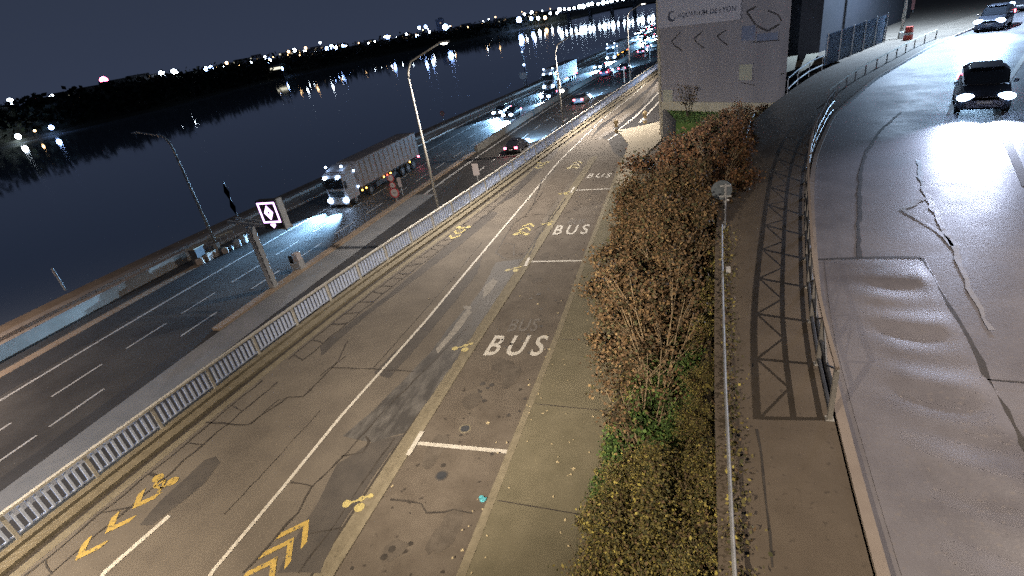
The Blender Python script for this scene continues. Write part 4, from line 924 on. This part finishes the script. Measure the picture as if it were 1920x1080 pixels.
b = BM(); box(b, (xr_+.07, -.35, (zb+ztp)/2-ZH), (.09, .5, (ztp-zb)*1.04)); link('side_frame', b, 'steel', ga)
cx, cz = (xl_+xr_)/2-.02, (zb+ztp)/2-ZH+.15; wq, hq = (xr_-xl_)*.40, (ztp-zb)*.33; yd = -.59
b = BM()
for (x, z, w, h) in ((cx, cz+hq, 2*wq+.1, .1), (cx, cz-hq, 2*wq+.1, .1), (cx-wq, cz, .1, 2*hq-.1), (cx+wq, cz, .1, 2*hq-.1)): box(b, (x, yd, z), (w, .02, h))
link('lit_square', b, 'disp', brd)
b = BM(); o_ = [(0, hq*.78), (wq*.55, 0), (0, -hq*.78), (-wq*.55, 0)]; i_ = [(0, hq*.22), (wq*.16, 0), (0, -hq*.22), (-wq*.16, 0)]
vo = [b.verts.new((cx+x, yd-.012, cz+z)) for x, z in o_]; vi = [b.verts.new((cx+x, yd-.012, cz+z)) for x, z in i_]
for k in range(4): b.faces.new((vo[k], vo[(k+1) % 4], vi[(k+1) % 4], vi[k]))
link('lit_diamond', b, 'disp', brd)
b = BM(); b.faces.new([b.verts.new(q) for q in ((cx-.2, yd-.012, cz-hq-.12), (cx+.2, yd-.012, cz-hq-.12), (cx+.2, yd-.012, cz-hq-.22), (cx, yd-.012, cz-hq-.42), (cx-.2, yd-.012, cz-hq-.22))]); link('lit_arrow', b, 'disp', brd)
def post_sign(name, label, cat, u, v, z, h, panels, r=.05, y=None):
    p = at(u, v, z) if y is None else y
    t = thing(name, label, cat, p); b = BM(); tube(b, [(0, 0, 0), (0, 0, h)], r, 8); link('post', b, 'steel', t)
    for k, (kind, zz, s, m_) in enumerate(panels):
        b = BM()
        if kind == 'disc':
            disc(b, (0, -.08, zz), s, (0, -1, 0), .03, 22); d_ = link('sign_plate', b, m_, t); b = BM(); disc(b, (0, -.10, zz), s*.74, (0, -1, 0), .012, 22); link('sign_face', b, 'signface', d_)
            b = BM(); box(b, (0, -.109, zz), (s*.5, .004, s*.14)); link('symbol', b, 'signt', d_)
        elif kind == 'box':
            box(b, (0, -.08, zz), (s[0], .05, s[1]), bev=.01); link('sign_plate', b, m_, t)
        elif kind == 'side':
            box(b, (0, .1, zz), (.06, s[0], s[1])); link('sign_plate', b, m_, t)
        elif kind == 'diamond':
            q = s; vs = [b.verts.new((x, -.08, zz+z_)) for x, z_ in ((0, q*1.3), (q*.5, 0), (0, -q*1.3), (-q*.5, 0))]; f = b.faces.new(vs); bmesh.ops.solidify(b, geom=[f], thickness=.04); link('sign_plate', b, m_, t)
    return t
post_sign('road_sign', 'post with stacked red-rimmed round signs on the median beside the truck', 'sign', 745, 378, ZH, 2.7, [('disc', 2.45, .38, 'signred'), ('disc', 1.72, .33, 'signred'), ('disc', .95, .52, 'signred')])
post_sign('road_sign', 'pale plate sign just behind the stacked round signs', 'sign', 756, 366, ZH, 1.9, [('box', 1.4, (.4, 1.0), 'signface')])
post_sign('road_sign', 'white rectangular sign on a post beside the railing near the lit lamp', 'sign', 899, 352, -1.6, 2.2, [('box', 1.75, (.62, 1.1), 'signface')])
post_sign('road_sign', 'small dim red round sign on the riverside verge beyond the truck', 'sign', 834, 234, ZH, 2.2, [('disc', 1.9, .42, 'signred')])
post_sign('road_sign', 'blank grey square sign board beside the river', 'sign', 984, 162, ZH, 3.0, [('box', 2.3, (1.7, 1.3), 'signface')], r=.08)
post_sign('road_sign', 'two tall narrow pale diamond plates on a post at the river edge', 'sign', 448, 412, ZH, 4.2, [('diamond', 3.1, .75, 'signface'), ('diamond', 1.5, .75, 'signface')], r=.06)
post_sign('marker_post', 'leaning pale marker post at the river edge, lower left', 'post', 123, 544, ZH, 2.1, [('box', 1.6, (.14, .5), 'signface')], r=.10)
t = thing('utility_cabinet', 'pale open roadside box standing on the median beside the lit sign', 'cabinet', at(562, 506, ZH))
b = BM(); box(b, (0, 0, .45), (.9, .6, .9), bev=.03); link('plinth', b, 'steel', t); b = BM(); box(b, (.25, -.05, 1.15), (.45, .5, .6), bev=.03); link('cabinet_body', b, 'signface', t); b = BM(); box(b, (-.2, -.28, 1.0), (.34, .04, .6)); link('open_door', b, 'black', t)
t = thing('utility_cabinet', 'beige cabinet with dark side at the end of the quay wall', 'cabinet', at(378, 492, ZH)); 
b = BM(); box(b, (0, 0, .7), (.8, .9, 1.4), bev=.02); link('cabinet_body', b, 'darksteel', t); b = BM(); box(b, (0, 0, 1.44), (1.0, 1.1, .08)); link('cabinet_top', b, 'slab', t)
for k, (u, v, s) in enumerate(((379, 494, .5), (393, 487, .55), (404, 481, .5), (424, 474, .45), (436, 468, .4), (447, 462, .55), (459, 455, .6), (470, 449, .5))):
    t = thing('concrete_block', 'small pale concrete block in the row below the quay lamp', 'block', at(u, v, ZH), random.uniform(0, 1), 'pale blocks at the foot of the quay lamp')
    b = BM(); box(b, (0, 0, s*.55), (s*1.2, s*1.5, s*1.1), bev=.06); link('block_body', b, 'quay' if k < 4 else 'steel', t); b = BM(); box(b, (0, 0, s*1.14), (s*.5, s*.6, .06)); link('cap', b, 'slab', t)
bs = [at(u, v, ZH) for u, v in ((392, 468), (442, 447))]
t = thing('guard_rail', 'pale barrier rail beside the quay lamp', 'railing'); b = BM(); tube(b, [bs[0]+Vector((0, 0, .8)), bs[1]+Vector((0, 0, .8))], .10, 6); link('top_rail', b, 'slab', t)
for k in range(5):
    p = bs[0].lerp(bs[1], k/4); b = BM(); tube(b, [p, p+Vector((0, 0, .8))], .05, 6); link('post', b, 'steel', t)
for k, (u, v, h) in enumerate(((1171, 155, 2.6), (1219, 117, 3.4), (1210, 108, 2.6))):
    t = thing('sign_post', ('thin post on the slip road below the bright tail-lit car', 'tallest thin grey post left of the building corner', 'short thin post with a pale plate near the building corner')[k], 'post', at(u, v, -1)); b = BM(); tube(b, [(0, 0, 0), (0, 0, h)], .10, 8); link('post', b, 'pole', t); b = BM(); box(b, (0, -.1, h-.3), (.5, .05, .5)); link('plate', b, 'signface', t)
# ================================================================== far bank: trees, houses, lamps, bridge
def treemass():
    b = BM(); rn = random.Random(3)
    for k in range(30000):
        y = rn.uniform(90, 800) if rn.random() < .6 else rn.uniform(90, 420)
        dpt = rn.uniform(0, 55)
        h = 14+2.6*math.sin(y*.045+dpt*.2)+2.0*math.sin(y*.13+1+dpt)+1.4*math.sin(y*.31)
        h -= max(0, y-500)*.014
        x = fb(y)+1.0-dpt; z = -3.6+h*rn.random()**.6
        leaf(b, Vector((x, y, z)), rn.uniform(1.4, 3.4), rn)
    return b
tag(link('riverside_wood', treemass(), 'leaf_dark'), 'dark mass of trees along the whole far river bank', 'trees', kind='stuff')
b = BM(); prev = None
for k in range(66):
    y = 60+k*12; x = fb(y)-4; v = (b.verts.new((x, y, -3.6)), b.verts.new((x-2, y, 4.8-max(0, y-500)*.01+1.6*math.sin(k*.9)+.8*math.sin(k*2.3))), b.verts.new((x-40, y, 4.2-max(0, y-500)*.01+1.2*math.sin(k*.7))))
    if prev:
        b.faces.new((prev[0], v[0], v[1], prev[1])); b.faces.new((prev[1], v[1], v[2], prev[2]))
    prev = v
struct('wooded_bank', b, 'land')
rn = random.Random(12)
def ray_at(u, v, dist):
    d = R @ _ray(u, v); hd = math.hypot(d.x, d.y); t = dist/hd; return Vector((d.x*t, d.y*t, H+d.z*t))
hor = lambda u: 540+(-(F*F)-340*(u-960))/1910.0
protos = {}
def far_lamp(u, v, m_, r, dist, lab, grp_):
    p = ray_at(u, v, dist); z0 = -3.6
    key = (m_, round(r, 1))
    t = thing('street_lamp', lab, 'street lamp', (p.x, p.y, z0), group=grp_)
    b = BM(); tube(b, [(0, 0, 0), (0, 0, max(.5, p.z-z0))], .12, 5); link('pole', b, 'darksteel', t)
    b = BM(); ball(b, (0, 0, p.z-z0), r, (1, 1, 1), 8); link('lamp_globe', b, m_, t)
GL = {'farw': ('small white light of the far town', 'white lights of the far town'), 'farb': ('bright bluish floodlight of the far town', 'bluish floodlights of the far town'), 'faro': ('dim orange light of the far town', 'orange lights of the far town')}
lights = [(20, 190, 'farw', 1.2), (97, 181, 'farw', .9), (304, 139, 'farw', 1.6), (327, 136, 'farw', 1.6), (386, 129, 'farb', 1.1), (396, 127, 'farb', 1.2), (418, 124, 'farw', .9), (425, 118, 'faro', .9), (450, 122, 'faro', .8),
          (497, 108, 'farw', 1.0), (504, 114, 'farb', 1.9), (527, 129, 'farb', 1.2), (530, 111, 'farw', 1.0), (541, 97, 'faro', .9), (552, 94, 'farw', 1.2), (573, 90, 'faro', .9), (563, 100, 'faro', .7), (613, 91, 'farb', 1.3), (622, 88, 'farb', 1.6), (629, 89, 'farb', 1.6), (643, 86, 'farb', 1.2), (600, 80, 'farw', .7),
          (727, 70, 'farb', 1.6), (703, 78, 'farw', .8), (762, 64, 'farw', .8), (786, 52, 'farb', 1.2), (798, 50, 'farb', 1.3), (782, 67, 'farb', 1.5), (806, 60, 'farw', 1.1), (835, 51, 'farb', 2.6), (877, 51, 'faro', .7), (912, 45, 'faro', .7),
          (973, 37, 'farb', 2.2), (983, 27, 'farw', 1.1), (996, 35, 'farb', 1.4), (997, 23, 'farw', 1.2), (1009, 34, 'farw', 1.4), (1022, 33, 'faro', 1.5), (1032, 25, 'farw', 1.2), (1045, 24, 'farw', 1.3)]
def shore(u):
    q = at(u, interp([(b_, a_) for a_, b_ in SH], u), ZR); return math.hypot(q.x, q.y)
def fdist(u, v): return shore(u)-2.5 if v > hor(u)+9 else shore(u)+80+rn.uniform(0, 60)
for (u, v, m_, r) in lights: far_lamp(u, v, m_, r*1.5, fdist(u, v), *GL[m_])
for _ in range(50):
    u = rn.uniform(380, 1060); v = hor(u)+rn.uniform(-5, 4); m_ = rn.choice(['farw', 'faro', 'faro', 'farw']); far_lamp(u, v, m_, rn.uniform(.4, .85), fdist(u, v), *GL[m_])
far_lamp(195, 151, 'farr', 3.6, 700, 'single bright red light above the far bank', None)
for (u, v, m_, r, lab) in ((34, 256, 'farw', 1.0, 'leftmost white lamp low among the far bank trees'), (65, 245, 'faro', .45, 'faint warm lamp low between two white lamps on the far bank'), (96, 239, 'farb', .9, 'bluish lamp low on the far bank, right of two others')):
    p = at_x(u, v, -314.5); 
    t = thing('street_lamp', lab, 'street lamp', (p.x, p.y, -4.2)); b = BM(); tube(b, [(0, 0, 0), (0, 0, p.z+4.2)], .1, 5); link('pole', b, 'darksteel', t); b = BM(); ball(b, (0, 0, p.z+4.2), r*1.25, (1, 1, 1), 8); link('lamp_globe', b, m_, t)
# far houses with a few lit windows
for k, (u, w, h, lit_) in enumerate(((60, 26, 8, 2), (120, 40, 11, 3), (215, 60, 13, 3), (255, 34, 14, 2), (350, 30, 9, 3), (400, 26, 10, 4), (450, 34, 13, 6), (480, 22, 15, 7), (545, 26, 14, 6), (590, 30, 13, 5), (640, 20, 12, 6), (690, 26, 10, 5), (760, 20, 11, 6), (827, 12, 22, 1), (870, 30, 9, 4), (930, 30, 8, 5), (1000, 26, 9, 5))):
    p = ray_at(u, hor(u), shore(u)+150+rn.uniform(0, 60)); az = math.atan2(p.y, p.x)-math.pi/2
    t = thing('apartment_building', 'dark distant block on the town skyline, %s from the left edge' % ('first second third fourth fifth sixth seventh eighth ninth tenth eleventh twelfth thirteenth fourteenth fifteenth sixteenth seventeenth'.split()[k]), 'building', (p.x, p.y, -3.6), az, 'blocks on the far skyline')
    b = BM(); box(b, (0, 0, (h+6)/2), (w, 12, h+6)); link('wall', b, 'darkb', t); b = BM(); box(b, (w*.1, 0, h+6.8), (w*.5, 8, 1.6)); link('roof', b, 'darkb', t)
    for q in range(lit_):
        b = BM(); box(b, (w*rn.uniform(-.45, .45), -6.05, rn.uniform(.62, .97)*(h+6)), (rn.uniform(1, 2.6), .1, 1.5)); link('window', b, 'window_lit' if rn.random() < .4 else 'window_dim', t)
t = thing('hall_building', 'long pale lit hall roof among the far town lights', 'building', tuple(ray_at(480, hor(480)+12, 560)), math.radians(38)); t.location.z = -3.6
b = BM(); box(b, (0, 0, 4.5), (42, 12, 9)); link('wall', b, 'darkb', t); b = BM(); box(b, (0, 0, 9.5), (43, 13, 1.0)); link('roof', b, 'quay', t); b = BM(); box(b, (16, -6.1, 7.4), (9, .1, 2)); link('window', b, 'window_lit', t)
# lit bridge over the river
by = 770.0
bA = at_y(1046, 22, by); bB = at_y(1300, -4, by)
br_ = thing('bridge', 'bridge strung with bright white lamps across the river at the top', 'bridge', (0, by, 0))
b = BM(); box(b, ((bA.x+bB.x)/2, 0, 5.2), (bB.x-bA.x, 9, 1.2)); link('deck', b, 'darkb', br_)
for k in range(6):
    x = bA.x+(bB.x-bA.x)*(k+.5)/6; b = BM(); box(b, (x, 0, 0), (4, 8, 10)); link('pier', b, 'darkb', br_)
b = BM(); box(b, ((bA.x+bB.x)/2, -4.6, 6.6), (bB.x-bA.x, .2, 1.2)); link('parapet', b, 'darkb', br_)
k = 0; x = bA.x+3
while x < bB.x-40:
    hgt_ = rn.uniform(8.2, 9.6); t = thing('street_lamp', 'bright white lamp on the far bridge', 'street lamp', (x, by-3.5, 5.8), group='lamps along the far bridge')
    b = BM(); tube(b, [(0, 0, 0), (0, 0, hgt_-5.8)], .15, 5); link('pole', b, 'darksteel', t); b = BM(); ball(b, (0, 0, hgt_-5.8), rn.uniform(1.2, 2.6), (1, 1, 1), 8); link('lamp_globe', b, 'bridgew', t)
    x += rn.uniform(4.5, 8)
# navigation lights standing in the river, above the grey board
for (u, v, r, lab) in ((978, 88, .35, 'upper small white light on the river mast'),):
    p = at_y(u, v, 150); t = thing('river_mast', 'thin mast in the river with small bluish lights one above another', 'mast', (p.x, 150, ZR)); b = BM(); tube(b, [(0, 0, 0), (0, 0, p.z-ZR)], .10, 6); link('mast', b, 'darksteel', t)
    for vv, rr in ((67, .28), (82, .42), (97, .16), (122, .30)):
        z = at_y(u, vv, 150).z; b = BM(); ball(b, (0, -.12, z-ZR), rr, (1, 1, 1), 8); link('mast_light', b, 'marker', t)
